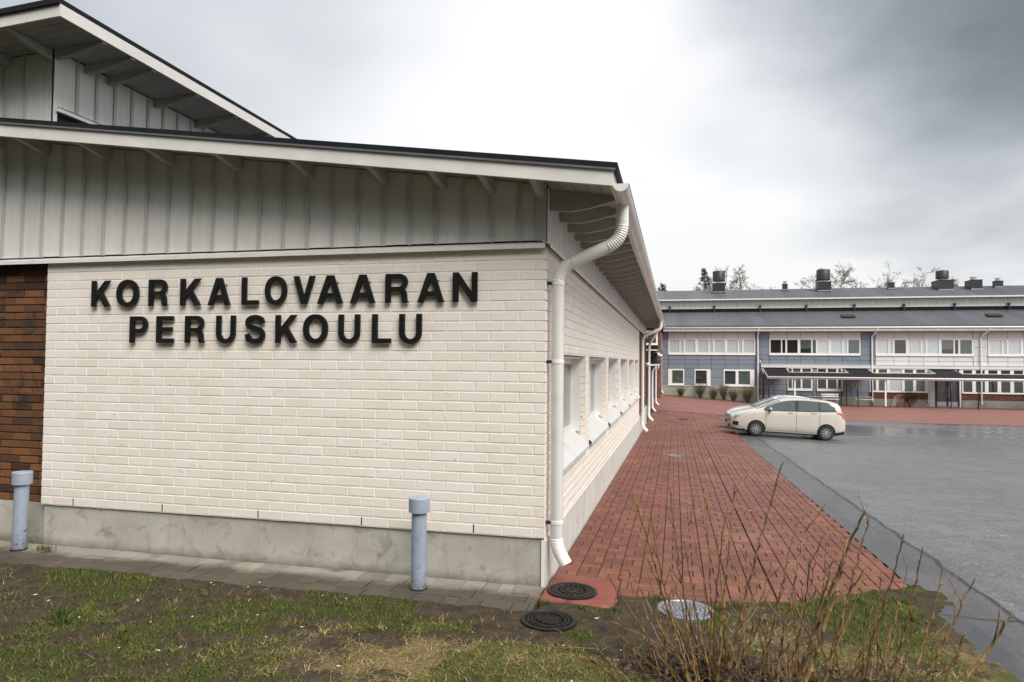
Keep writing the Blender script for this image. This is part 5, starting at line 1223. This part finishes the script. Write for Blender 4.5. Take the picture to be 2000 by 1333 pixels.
def goal(loc, rot, label, w_=1.3, h_=1.05, d_=0.6, frame=RED_TUBE):
    t = thing('hockey_goal', label, 'goal', loc, 'hockey goals under the canopy'); WORLD[t.name] = Matrix.Identity(4); t.rotation_euler = rot
    r = .024
    MB().tube([(-w_ / 2, 0, 0), (-w_ / 2, 0, h_ - .08), (-w_ / 2 + .08, 0, h_), (w_ / 2 - .08, 0, h_), (w_ / 2, 0, h_ - .08), (w_ / 2, 0, 0)], r, 8).build('goal_mouth', frame, t, smooth=True)
    MB().tube([(-w_ / 2, 0, 0.01), (-w_ / 2, d_ * .8, 0.01), (-w_ / 2 + .15, d_, 0.01), (w_ / 2 - .15, d_, 0.01), (w_ / 2, d_ * .8, 0.01), (w_ / 2, 0, 0.01)], r, 8).build('base_frame', frame, t, smooth=True)
    for s_ in (-1, 1): MB().tube([(s_ * w_ / 2, 0, h_ - .06), (s_ * w_ / 2, d_ * .35, h_ - .12), (s_ * (w_ / 2 - .05), d_ * .9, .02)], r * .8, 6).build('stay', frame, t, smooth=True)
    n_ = MB()
    for i in range(1, 15):
        x = -w_ / 2 + w_ * i / 15; n_.tube([(x, 0, h_), (x, d_ * .35, h_ - .14), (x, d_, .02)], .0045, 3)
    for i in range(1, 9):
        f_ = i / 9; z = h_ * (1 - f_); y = d_ * (.25 + .75 * f_) if f_ > .15 else d_ * .2; n_.tube([(-w_ / 2, 0, z), (-w_ / 2, y, z), (w_ / 2, y, z), (w_ / 2, 0, z)], .0045, 3)
    n_.build('net', WHITE_NET, t)
goal((19.1, 55.0, Z(19.1, 55) + .02), (0, 0, rad(50)), 'red hockey goal standing upright beside the white canopy post', 1.3, 1.05)
goal((20.65, 55.1, Z(20.6, 55.1) + .32), (rad(-72), 0, rad(8)), 'red hockey goal tipped on its face left of the dark door', 1.15, 1.0)
goal((16.6, 55.6, Z(16.6, 55.6) + .3), (rad(70), 0, rad(-20)), 'pale hockey goal tipped over before the blue panels', 1.2, 0.9, 0.55, WHITE_METAL)

# ------------------------------------------------------------------ plants
BARK_DARK = simple('twig_bark', (0.12, 0.085, 0.06), 0.85, 0.35, 3)
q = NT('birch_twig'); BIRCH_TWIG = q.done(q.mix(q.noise(.6), (0.10, 0.062, 0.045), (0.20, 0.14, 0.10)), 0.8)
BIRCH_BARK = simple('birch_bark', (0.46, 0.43, 0.39), 0.7, 0.3, 2, dirt=(0.06, 0.05, 0.045), dscale=2.2)
PINE_NEEDLE = simple('pine_needles', (0.035, 0.058, 0.026), 0.7, 0.4, 1.2)
def leafmat(name, a, b):
    q = NT(name); return q.done(q.mix(q.rnd(), a, b), 0.65)
BUD_GREEN = leafmat('bud_leaves', (0.060, 0.070, 0.012), (0.15, 0.155, 0.030))
def rv(s=1.0): return Vector((random.gauss(0, s), random.gauss(0, s), random.gauss(0, s)))
def leaf_tri(m_, p, s):
    u = rv().normalized() * s; v = rv().normalized() * s * .7; m_.add([p, p + u, p + u * .5 + v], [(0, 1, 2)])
def birch(x, y, H, spread, label, group, density=1.0, buds=0.0, multi=1, name='birch_tree'):
    zb = -1.0; t = thing(name, label, 'tree', (x, y, zb), group); WORLD[t.name] = Matrix.Identity(4)
    tr_, cr_ = MB(), MB(); lf = MB(); ends = []
    def grow(p, d, L, r, lvl, m_):
        n_ = 4 if lvl < 2 else 3; pts = [p.copy()]; dd = d.copy()
        for i in range(n_):
            dd = (dd + rv(.10 + .05 * lvl) + Vector((0, 0, .10 if lvl < 3 else -.02))).normalized(); pts.append(pts[-1] + dd * (L / n_))
        m_.tube(pts, [max(.010, r * (1 - .75 * i / n_)) for i in range(n_ + 1)], 5 if lvl == 0 else 3, caps=False)
        if lvl >= 4: 
            if random.random() < buds: leaf_tri(lf, pts[-1], .16)
            return
        nb = int((6, 6, 5, 4)[lvl] * density)
        for k in range(nb):
            f_ = random.uniform(.35 if lvl == 0 else .2, 1.0); i = min(n_ - 1, int(f_ * n_)); q_ = pts[i].lerp(pts[i + 1], f_ * n_ - i)
            side = rv(); side = (side - dd * side.dot(dd)).normalized()
            nd = (dd * random.uniform(.6, 1.0) + side * random.uniform(.45, .8) * spread).normalized()
            grow(q_, nd, L * random.uniform(.38, .55) * (1.1 - .45 * f_), r * .45, lvl + 1, cr_)
    for s_ in range(multi):
        lean = Vector((random.gauss(0, .16) if multi > 1 else 0, random.gauss(0, .08), 1)).normalized(); grow(Vector((random.gauss(0, .3) * (multi > 1), 0, 0)), lean, H * random.uniform(.85, 1.0) if s_ else H, .16, 0, tr_)
    tr_.build('trunk', BIRCH_BARK, t); cr_.build('crown', BIRCH_TWIG, t)
    if lf.v: lf.build('buds', BUD_GREEN, t)['kind'] = 'stuff'
TG = 'bare trees behind the far building'
random.seed(21)
birch(9.0, 85, 12.3, 0.85, 'slender bare birch rising behind the leftmost big roof ventilator', TG, 1.25, .3)
birch(11.1, 86, 12.4, 1.0, 'rounded bare birch between two roof ventilators, left one of a small pair', TG, 1.2, .5)
birch(12.9, 87, 12.3, .8, 'small bare birch left of the little roof vent with a pale cap', TG, 1.1, .5)
birch(22.2, 85, 12.6, 1.2, 'broad many stemmed bare tree behind the roof right of the middle ventilator', TG, 1.3, .6, 4, 'bare_tree')
birch(26.9, 84, 12.8, .6, 'thin bare sapling top behind the small roof vent on the right', TG, .8, .1)
birch(29.2, 85, 11.7, 1.05, 'bare tree with rounded top left of the right hand big ventilator', TG, 1.2, .5)
birch(25.0, 88, 11.8, 1.2, 'low bare treetop just showing over the ridge between the vents', TG, 1.0, .3)
def pine(x, y, H, label):
    t = thing('pine_tree', label, 'tree', (x, y, -1.0), 'pines behind the far building'); WORLD[t.name] = Matrix.Identity(4)
    MB().tube([(0, 0, 0), (.1, 0, H * .5), (0, .1, H)], [.2, .13, .03], 7).build('trunk', BARK_DARK, t)
    nd, br = MB(), MB(); z = H * .45
    while z < H * .98:
        L = (H - z) * .38 + .25
        for k in range(5):
            a = random.uniform(0, 6.28); u = Vector((math.cos(a), math.sin(a), random.uniform(.15, .6))).normalized(); p0 = Vector((0, 0, z)); p1 = p0 + u * L * random.uniform(.6, 1); br.tube([p0, p0.lerp(p1, .6), p1 + Vector((0, 0, .12))], [.04, .025, .012], 4)
            for i in range(int(9 + L * 16)):
                c_ = p0.lerp(p1, random.uniform(.35, 1.05)) + rv(.13)
                for j in range(9):
                    d = (rv() + Vector((0, 0, .5))).normalized() * .17; s_ = rv(.012); nd.add([c_ + s_, c_ - s_, c_ + d], [(0, 1, 2)])
        z += random.uniform(.38, .55)
    br.build('branches', BARK_DARK, t); nd.build('crown', PINE_NEEDLE, t)
pine(4.9, 83, 15.2, 'dark green pine top left of the biggest left hand roof ventilator')
pine(-0.45, 83, 13.5, 'small dark pine tip at the left end of the far ridge')
pine(33.9, 86, 13.9, 'tiny pine tip between the right hand ventilators')
# six budding bushes along the plinth of the far building
q = NT('bush_twig'); BUSH_TWIG = q.done(q.mix(q.noise(2), (0.085, 0.055, 0.025), (0.19, 0.14, 0.06)), 0.8)
def bush(x, y, w_, h_, label, n=90, leaf=.55, group='bushes along the grey plinth'):
    z = Z(x, y); t = thing('bush', label, 'bush', (x, y, z), group); WORLD[t.name] = Matrix.Identity(4); st, lf = MB(), MB()
    for k in range(n):
        a = random.uniform(0, 6.28); r = math.sqrt(random.random()); d = Vector((math.cos(a) * r * w_ / h_ * .62, math.sin(a) * r * w_ / h_ * .5, 1)).normalized(); L = h_ * random.uniform(.7, 1.1)
        pts = [Vector((random.gauss(0, .06), random.gauss(0, .06), -.03))]; dd = d
        for i in range(4): dd = (dd + rv(.12) + Vector((0, 0, .05))).normalized(); pts.append(pts[-1] + dd * L / 4)
        st.tube(pts, [.010, .008, .006, .005, .003], 3, caps=False)
        for i in range(2, 5):
            for j in range(3):
                e = pts[i] + (dd + rv(.5)).normalized() * random.uniform(.1, .24) * h_; st.tube([pts[i], e], [.004, .002], 3, caps=False)
                for _ in range(4):
                    if random.random() < leaf: leaf_tri(lf, pts[i].lerp(e, random.random()) + rv(.02), .045)
    st.build('stems', BUSH_TWIG, t); lf.build('leaves', BUD_GREEN, t)
for x, w_, h_, lab, lf in ((1.75, .95, .85, 'small round budding bush, leftmost along the grey plinth', .5), (3.45, 1.3, 1.30, 'tall greenish bush in front of the middle low window', .7), (4.55, 1.0, 1.0, 'brownish twiggy bush, third from the left along the plinth', .35), (5.45, .85, 1.25, 'narrow upright bush, fourth from the left along the plinth', .5), (6.25, 1.05, 1.0, 'low spreading bush, fifth from the left along the plinth', .55), (7.45, 1.3, 1.30, 'rounded green bush, rightmost along the grey plinth', .75)):
    bush(x, 56.7, w_, h_, lab, leaf=lf)
bush(20.4, 56.7, 1.5, 1.25, 'dark green bush behind the hockey goals by the dark door', 120, .9, None)
bush(11.9, 56.6, 1.0, .9, 'sparse bare bush under the ground floor windows behind the cars', 40, .1, None)
bush(13.9, 56.7, 1.0, .8, 'sparse bare bush behind the pale bench', 40, .1, None)
# strip of planting soil under them
pb = MB(); xs_ = np.linspace(0.3, 8.4, 40); pv = []
for x in xs_:
    for y, dz in ((57.49, .05), (56.9, .07), (55.95 + .12 * math.sin(x * 3), .03), (55.85 + .12 * math.sin(x * 3), -.03)): pv.append((x, y, Z(x, y) + dz + .015 * fbm(x, y, 3, 1)))
pb.add(pv, [(i * 4 + j, i * 4 + j + 1, (i + 1) * 4 + j + 1, (i + 1) * 4 + j) for i in range(39) for j in range(3)])
o = pb.build('planting_bed', simple('bed_soil', (0.055, 0.050, 0.022), 0.95, 0.35, 4, dirt=(0.07, 0.09, 0.02), dscale=1.6), smooth=True); struct(o, 'soil bed with moss below the grey plinth')

# foreground: three clumps of bare stems -----------------------------------------------------------
def stem_mat(name, a, b):
    q = NT(name); oi = q.n('ShaderNodeObjectInfo').outputs['Random']
    c = q.mix(oi, a, b); c = q.mix(q.ramp(q.noise(30, 4, 0.6, stretch=(1, 1, .25)), .42, .66), c, (0.060, 0.034, 0.018)); c = q.mix(q.ramp(q.noise(90, 3), .62, .72, 0, .6), c, (0.40, 0.31, 0.19))
    q.bump(q.noise(160, 3), .4, .002); return q.done(c, 0.6)
STEM = stem_mat('stem_bark', (0.115, 0.064, 0.022), (0.37, 0.230, 0.082))
STEM_PALE = stem_mat('dry_stem', (0.30, 0.22, 0.13), (0.46, 0.37, 0.24))
def stem_mesh(base, d, L, r0, wob, twigs, up=.06):
    m_ = MB(); pts, rr = [base.copy()], [r0]; dd = d.normalized(); step = .055; n_ = max(5, int(L / step)); nodes = []
    bendv = rv(.012); bendv.z = 0
    for i in range(n_):
        kink = rv(wob) if i % 2 else rv(wob * .35)
        dd = (dd + kink + bendv + Vector((0, 0, up * (1 - dd.z)))).normalized(); p = pts[-1] + dd * (L / n_); f_ = (i + 1) / n_
        r = r0 * (1 - .62 * f_)
        if i % 2:
            pts.append(p - dd * .006); rr.append(r); pts.append(p); rr.append(r * 1.42 + .0006); pts.append(p + dd * .006); rr.append(r); nodes.append((p, dd.copy(), f_))
        else: pts.append(p); rr.append(r)
    pts.append(pts[-1] + dd * .012); rr.append(rr[-1] * .35)
    m_.tube(pts, rr, 6)
    for p, d_, f_ in nodes:
        s_ = rv(); s_ = (s_ - d_ * s_.dot(d_)).normalized()
        m_.tube([p, p + (d_ * .7 + s_ * .5) * .014, p + (d_ + s_ * .3) * .022], [r0 * .5 * (1.1 - .5 * f_), r0 * .42 * (1.1 - .5 * f_), .0006], 4)
        if f_ > .45 and random.random() < twigs:
            q0 = p; qd = (d_ + s_ * .75).normalized(); tp = [q0]; 
            for k in range(4): qd = (qd + rv(.07) + Vector((0, 0, .06))).normalized(); tp.append(tp[-1] + qd * random.uniform(.025, .05))
            m_.tube(tp, [r0 * .42, r0 * .38, r0 * .36, r0 * .30, r0 * .15], 5)
    return m_
def stem_to(base, tip, r0, wob=.0075, twigs=.25):
    """stem grown from base to tip: kinked at its nodes, thinner upwards, with buds and a few side twigs"""
    m_ = MB(); L = (tip - base).length; n_ = max(6, int(L / .05)); ax = (tip - base) / L; sidev = rv(); sidev = (sidev - ax * sidev.dot(ax)).normalized() * L * random.uniform(-.05, .05)
    raw = []; drift = Vector((0, 0, 0))
    for i in range(n_ + 1):
        f_ = i / n_
        if i % 2 == 0 and 0 < i < n_: drift = drift + rv(wob)
        raw.append(base.lerp(tip, f_) + sidev * 4 * f_ * (1 - f_) + drift * (1 - f_) * 1.0 + (rv(wob * .4) if 0 < i < n_ else Vector((0, 0, 0))))
    pts, rr, nodes = [raw[0]], [r0 * 1.15], []
    for i in range(1, n_ + 1):
        f_ = i / n_; d_ = (raw[i] - raw[i - 1]).normalized(); r = r0 * (1.05 - .60 * f_)
        if i % 2 == 0 and i < n_:
            pts += [raw[i] - d_ * .007, raw[i], raw[i] + d_ * .007]; rr += [r, r * 1.38 + .0006, r * .95]; nodes.append((raw[i], d_, f_))
        else: pts.append(raw[i]); rr.append(r)
    pts.append(pts[-1] + d_ * .012); rr.append(rr[-1] * .4)
    m_.tube(pts, rr, 6)
    for p, d_, f_ in nodes:
        s_ = rv(); s_ = (s_ - d_ * s_.dot(d_)).normalized(); b0 = r0 * (1.1 - .55 * f_)
        m_.tube([p, p + (d_ * .6 + s_ * .7) * .014 + s_ * b0 * .6, p + (d_ + s_ * .4) * .022 + s_ * b0 * .6], [b0 * .6, b0 * .5, .0006], 4)
        if f_ > .4 and random.random() < twigs:
            qd = (d_ + s_ * .7).normalized(); tp = [p]; ln = random.uniform(.03, .075)
            for k in range(4): qd = (qd + rv(.08) + Vector((0, 0, .06))).normalized(); tp.append(tp[-1] + qd * ln)
            m_.tube(tp, [b0 * .62, b0 * .56, b0 * .6, b0 * .44, b0 * .25], 5)
    return m_
SA = [(0.97,-1.89,0.46,-2.07,0.42,0.0075), (1.04,-1.87,0.71,-2.00,0.32,0.0070), (1.29,-1.81,0.78,-2.00,0.78,0.0065), (1.31,-1.70,0.85,-1.88,0.66,0.0060), (1.36,-1.79,0.93,-1.97,0.82,0.0060), (1.37,-1.69,0.98,-1.85,0.70,0.0060), (1.33,-1.85,0.96,-2.03,1.34,0.0085), (1.38,-1.79,1.19,-1.92,1.35,0.0070), (1.45,-1.67,1.41,-1.77,1.32,0.0065), (1.41,-1.57,1.06,-1.74,1.14,0.0055), (1.48,-1.66,1.56,-1.73,1.19,0.0060), (1.49,-1.76,1.60,-1.82,1.36,0.0075), (1.46,-1.65,0.81,-1.88,0.43,0.0045), (1.55,-1.44,1.32,-1.58,1.09,0.0055), (1.59,-1.53,1.50,-1.63,1.01,0.0060), (1.43,-1.57,1.24,-1.69,0.83,0.0060), (1.64,-1.52,1.70,-1.58,0.89,0.0055), (1.54,-1.80,1.90,-1.81,1.52,0.0085), (1.60,-1.63,1.78,-1.66,0.73,0.0060), (1.54,-1.64,1.13,-1.81,0.53,0.0050), (1.68,-1.51,1.86,-1.54,0.78,0.0055), (1.40,-1.68,1.01,-1.85,0.96,0.0060), (1.47,-1.76,1.28,-1.89,0.99,0.0075), (1.36,-1.89,1.20,-2.00,0.82,0.0070), (1.71,-1.50,1.65,-1.59,0.73,0.0060), (1.30,-1.81,0.68,-2.02,0.55,0.0050)]
SB = [(1.88,-1.67,2.07,-1.70,1.12,0.0070), (1.93,-1.55,2.16,-1.58,0.98,0.0065), (1.78,-1.79,2.23,-1.76,0.95,0.0075), (1.70,-2.73,2.16,-2.71,1.41,0.0105), (1.64,-2.79,2.06,-2.78,1.27,0.0100), (2.13,-1.50,2.18,-1.56,0.59,0.0055), (1.76,-1.59,1.96,-1.62,0.76,0.0060), (2.07,-1.82,2.40,-1.83,1.21,0.0080), (2.05,-1.42,1.99,-1.50,0.63,0.0055), (1.90,-1.86,2.04,-1.91,0.95,0.0075), (1.81,-1.68,2.01,-1.72,1.16,0.0060), (2.21,-1.59,2.30,-1.63,0.59,0.0055), (1.81,-2.59,2.01,-2.63,1.07,0.0090), (1.90,-1.46,1.76,-1.56,0.52,0.0050), (2.31,-1.46,2.24,-1.55,0.66,0.0055), (2.04,-1.73,2.40,-1.72,0.83,0.0060)]
SC = [(2.36,-1.65,2.64,-1.67,1.07,0.0070), (2.42,-1.64,2.67,-1.66,0.89,0.0055), (2.43,-1.84,2.69,-1.86,1.04,0.0075), (2.53,-1.51,2.53,-1.58,0.81,0.0060), (2.53,-1.81,2.81,-1.83,0.92,0.0065), (2.40,-2.24,2.83,-2.23,0.98,0.0075), (2.07,-2.82,2.79,-2.75,0.96,0.0110), (2.25,-2.86,2.53,-2.91,0.91,0.0100), (2.44,-1.53,2.46,-1.60,0.66,0.0050), (2.63,-1.58,2.44,-1.70,0.56,0.0050), (2.55,-1.60,2.72,-1.63,0.60,0.0050), (2.29,-1.67,2.55,-1.68,0.76,0.0060)]
def clump(cx, cy, n, spread, hmin, hmax, lean, label, measured, pale=.16):
    t = thing('bare_shrub', label, 'shrub', (cx, cy, Z(cx, cy)), 'bare shrubs in the foreground')
    for (x0, y0, x1, y1, z1, r) in measured:
        stem_to(Vector((x0, y0, Z(x0, y0) - .03)), Vector((x1, y1, z1)), r * 1.12).build('stem', STEM, t, smooth=True)
    for k in range(n):
        a = random.uniform(0, 2 * math.pi); r = math.sqrt(random.random()); bx_, by_ = cx + spread * r * math.cos(a), cy + spread * .5 * r * math.sin(a)
        L = random.uniform(hmin, hmax); ln = lean * r * random.uniform(.5, 1.3)
        d = Vector((math.cos(a) * ln + random.gauss(0, .14), math.sin(a) * ln * .7 + random.gauss(0, .10), 1)).normalized(); b0 = Vector((bx_, by_, Z(bx_, by_) - .03))
        stem_to(b0, b0 + d * L, random.uniform(.0042, .0072), twigs=.2).build('stem', STEM_PALE if random.random() < pale else STEM, t, smooth=True)
    return t
random.seed(5)
clump(1.38, -1.62, 24, .36, .25, .85, .55, 'dense clump of bare golden brown stems in front of the pale manhole cover', SA)
clump(1.98, -1.60, 15, .34, .22, .75, .5, 'middle clump of bare stems before the near end of the red pavers', SB)
clump(2.62, -1.35, 8, .34, .2, .55, .5, 'thin clump of bare stems nearest the asphalt edge', SC)
# leaf litter and broken twigs under the stems
lm, tw = MB(), MB()
for k in range(4200):
    cx, cy, sx = random.choice(((1.36, -1.50, .36), (1.36, -1.50, .36), (1.72, -1.48, .36), (1.95, -1.55, .32), (2.6, -1.4, .35)))
    x, y = random.gauss(cx, sx * .62), random.gauss(cy, .17); hp = .11 * math.exp(-((x - 1.5) / .42) ** 2 - ((y + 1.5) / .2) ** 2); z = Z(x, y) + hp * random.uniform(.3, 1.05) + abs(random.gauss(.012, .018)); p = Vector((x, y, z)); s_ = random.uniform(.012, .03)
    u = rv(); u.z *= .4; u = u.normalized() * s_; v = rv(); v.z *= .5; v = v.normalized() * s_ * .7; lm.add([p - u, p + v, p + u + Vector((0, 0, s_ * .3)), p - v], [(0, 1, 2), (0, 2, 3)])
    if k % 5 == 0:
        d = rv(); d.z *= .25; d = d.normalized() * random.uniform(.06, .22); tw.tube([p + Vector((0, 0, .01)), p + d * .5 + rv(.01) + Vector((0, 0, .015)), p + d + Vector((0, 0, .01))], [.0035, .003, .0015], 4)
tag(lm.build('leaf_litter', leafmat('dead_leaves', (0.020, 0.013, 0.008), (0.115, 0.075, 0.038))), 'dark dead leaves heaped under the bare stems', kind='stuff')
tag(tw.build('twig_litter', BARK_DARK), 'broken dark twigs lying under the bare stems', kind='stuff')

# grass: short moss-like green blades and flattened straw -----------------------------------------
from math import cos, sin
def paved(x, y):
    if x <= 0.02: return y > -0.70
    if x > 3.40: return True
    return y > np.interp(x, PB_X, PB_Y) - 0.0
bv, bf, bc = [], [], []
rng = np.random.default_rng(3); NB = 230000
px = rng.uniform(-6.8, 3.45, NB); py = rng.uniform(-3.3, 1.15, NB); ra = rng.random((NB, 6))
from_cov = cover_fn
for i in range(NB):
    x, y = float(px[i]), float(py[i])
    if y > -0.69 and x < 0.02: continue
    if paved(x, y): continue
    g, d = from_cov(x, y); r = ra[i]
    cn = fbm(x, y, 14, 2.2); cb = max(.45, 1 + 1.1 * cn)
    if r[0] < g * .70: kind = 0
    elif r[0] > 1 - d * .55: kind = 1
    elif r[0] > .985: kind = 1
    else: continue
    z = Z(x, y) + .012 * fbm(x, y, 5, 2) + .012 * g - .001; a = r[1] * 6.283
    if kind == 0:
        h_ = (.010 + .030 * r[2] ** 2) * cb; l_ = .5 + .9 * r[3]; wd = .0020 + .0022 * r[4]; t_ = min(1.2, max(0, r[5] * .6 + .3 + .6 * cn))
        c_ = (.022 + .072 * t_, .038 + .078 * t_, .004 + .008 * t_)
        if r[4] > .86: c_ = (.15, .12, .04)
    else:
        h_ = (.004 + .024 * r[2] ** 2) * cb; l_ = 1.5 + 2.5 * r[3]; wd = .0015 + .0017 * r[4]; t_ = min(1.2, max(0, r[5] * .7 + .25 + .6 * cn)); c_ = (.12 + .29 * t_, .085 + .23 * t_, .028 + .115 * t_)
        if h_ < .008: l_ *= 1.8
    o_ = len(bv); cx, sx = cos(a), sin(a); dx, dy = cx * h_ * l_, sx * h_ * l_
    bv += [(x - sx * wd, y + cx * wd, z), (x + sx * wd, y - cx * wd, z), (x + dx, y + dy, z + h_)]; bf.append((o_, o_ + 1, o_ + 2)); bc += [(*c_, 1)] * 3
def tuft(x, y, n, h_, c0):
    for k in range(n):
        a = random.uniform(0, 6.28); q0 = random.gauss(0, .02); l_ = random.uniform(.2, 1.0); hh = h_ * random.uniform(.5, 1.1); xx, yy = x + random.gauss(0, .03), y + random.gauss(0, .03); z = Z(xx, yy); o_ = len(bv); wd = .0022
        mx_, my_ = xx + cos(a) * hh * l_ * .35, yy + sin(a) * hh * l_ * .35
        bv.extend([(xx - sin(a) * wd, yy + cos(a) * wd, z), (xx + sin(a) * wd, yy - cos(a) * wd, z), (mx_ + sin(a) * wd, my_ - cos(a) * wd, z + hh * .65), (mx_ - sin(a) * wd, my_ + cos(a) * wd, z + hh * .65), (xx + cos(a) * hh * l_, yy + sin(a) * hh * l_, z + hh)])
        bf.append((o_, o_ + 1, o_ + 2, o_ + 3)); bf.append((o_ + 3, o_ + 2, o_ + 4)); s_ = random.uniform(.7, 1.4); bc.extend([(c0[0] * s_, c0[1] * s_, c0[2] * s_, 1)] * 5)
random.seed(9)
for x, y, n, h_ in ((-3.6, -1.95, 110, .13), (-3.45, -2.05, 70, .11), (-5.55, -.28, 60, .09), (-5.7, -.22, 40, .07), (.72, -.45, 50, .05), (.10, -.47, 40, .05), (.45, -.47, 40, .05), (1.05, -.05, 60, .06), (1.62, -.15, 60, .06), (1.75, .0, 40, .05), (2.9, .45, 50, .07), (3.3, .6, 60, .08), (3.2, .1, 60, .07)): tuft(x, y, n, h_, (.060, .085, .018))
for k in range(60): tuft(random.uniform(-4.5, 3.2), random.uniform(-3.0, -.95), random.randint(8, 22), random.uniform(.03, .06), random.choice(((.06, .085, .018), (.09, .10, .02), (.24, .18, .07))))
for k in range(70):
    x = random.uniform(-6.2, 0.0); tuft(x, -.715 + random.gauss(0, .012), 6, .022, (.05, .07, .015))
gmsh = bpy.data.meshes.new('grass'); gmsh.from_pydata(bv, [], bf); ca = gmsh.color_attributes.new('tint', 'FLOAT_COLOR', 'POINT'); ca.data.foreach_set('color', np.array(bc, np.float32).ravel())
q = NT('grass_blades'); at = q.n('ShaderNodeAttribute', attribute_name='tint'); gmsh.materials.append(q.done(at.outputs['Color'], 0.7, spec=0.25))
tag(link('grass', gmsh), 'short green grass and flattened dry straw of the verge', kind='stuff')
# pale chips, pebbles and petals strewn about
ch = MB()
for k in range(90):
    x, y = random.uniform(-5.5, 3.3), random.uniform(-2.9, -.55)
    if k > 62: x, y = random.uniform(.3, 9.0), random.uniform(.4, 9.0)
    s_ = random.uniform(.005, .014); p = Vector((x, y, Z(x, y) + s_ * .6 + (.012 if k <= 62 else .002))); n0 = len(ch.v)
    a = random.uniform(0, 3.1); u = Vector((cos(a), sin(a), 0)) * s_ * random.uniform(1, 2.2); v = Vector((-sin(a), cos(a), 0)) * s_ * .8; w_ = Vector((0, 0, s_ * .5))
    ch.add([p + u, p + v, p - u, p - v, p + w_, p - w_], [(0, 1, 4), (1, 2, 4), (2, 3, 4), (3, 0, 4), (1, 0, 5), (2, 1, 5), (3, 2, 5), (0, 3, 5)])
tag(ch.build('pebbles', simple('pale_chip', (0.52, 0.50, 0.45), 0.7, 0.2, 40)), 'small pale pebbles and scraps strewn over the ground', kind='stuff')

# unseen spruces added behind the camera to block low sky light on the eaves
random.seed(31); sw_ = MB()
for k in range(95):
    x = -48 + k * 0.78 + random.uniform(-.5, .5); y = -19 - random.uniform(0, 9); H = random.uniform(15, 20); zb = Z(x, y) - .3; R0 = random.uniform(1.9, 2.7)
    sw_.tube([(x, y, zb), (x, y, zb + H * .9)], [.18, .05], 5)
    nl = 11
    for i in range(nl):
        f_ = i / nl; z0 = zb + 1.0 + (H - 1.2) * f_; r = R0 * (1 - f_) ** .8 + .15; n = 11; ring = []
        for j in range(n):
            a = 6.283 * (j + random.uniform(-.3, .3)) / n; rr = r * random.uniform(.6, 1.1); ring.append((x + rr * math.cos(a), y + rr * math.sin(a), z0 - random.uniform(.2, .5)))
        sw_.add(ring + [(x, y, z0 + H / nl * 1.25)], [(j, (j + 1) % n, n) for j in range(n)])
tag(sw_.build('spruce_blocker', simple('blocker_needles', (0.022, 0.034, 0.018), 0.9, 0.4, 1.0, spec=0.2)), 'dark spruces added unseen behind the viewer to block low sky light', kind='stuff')
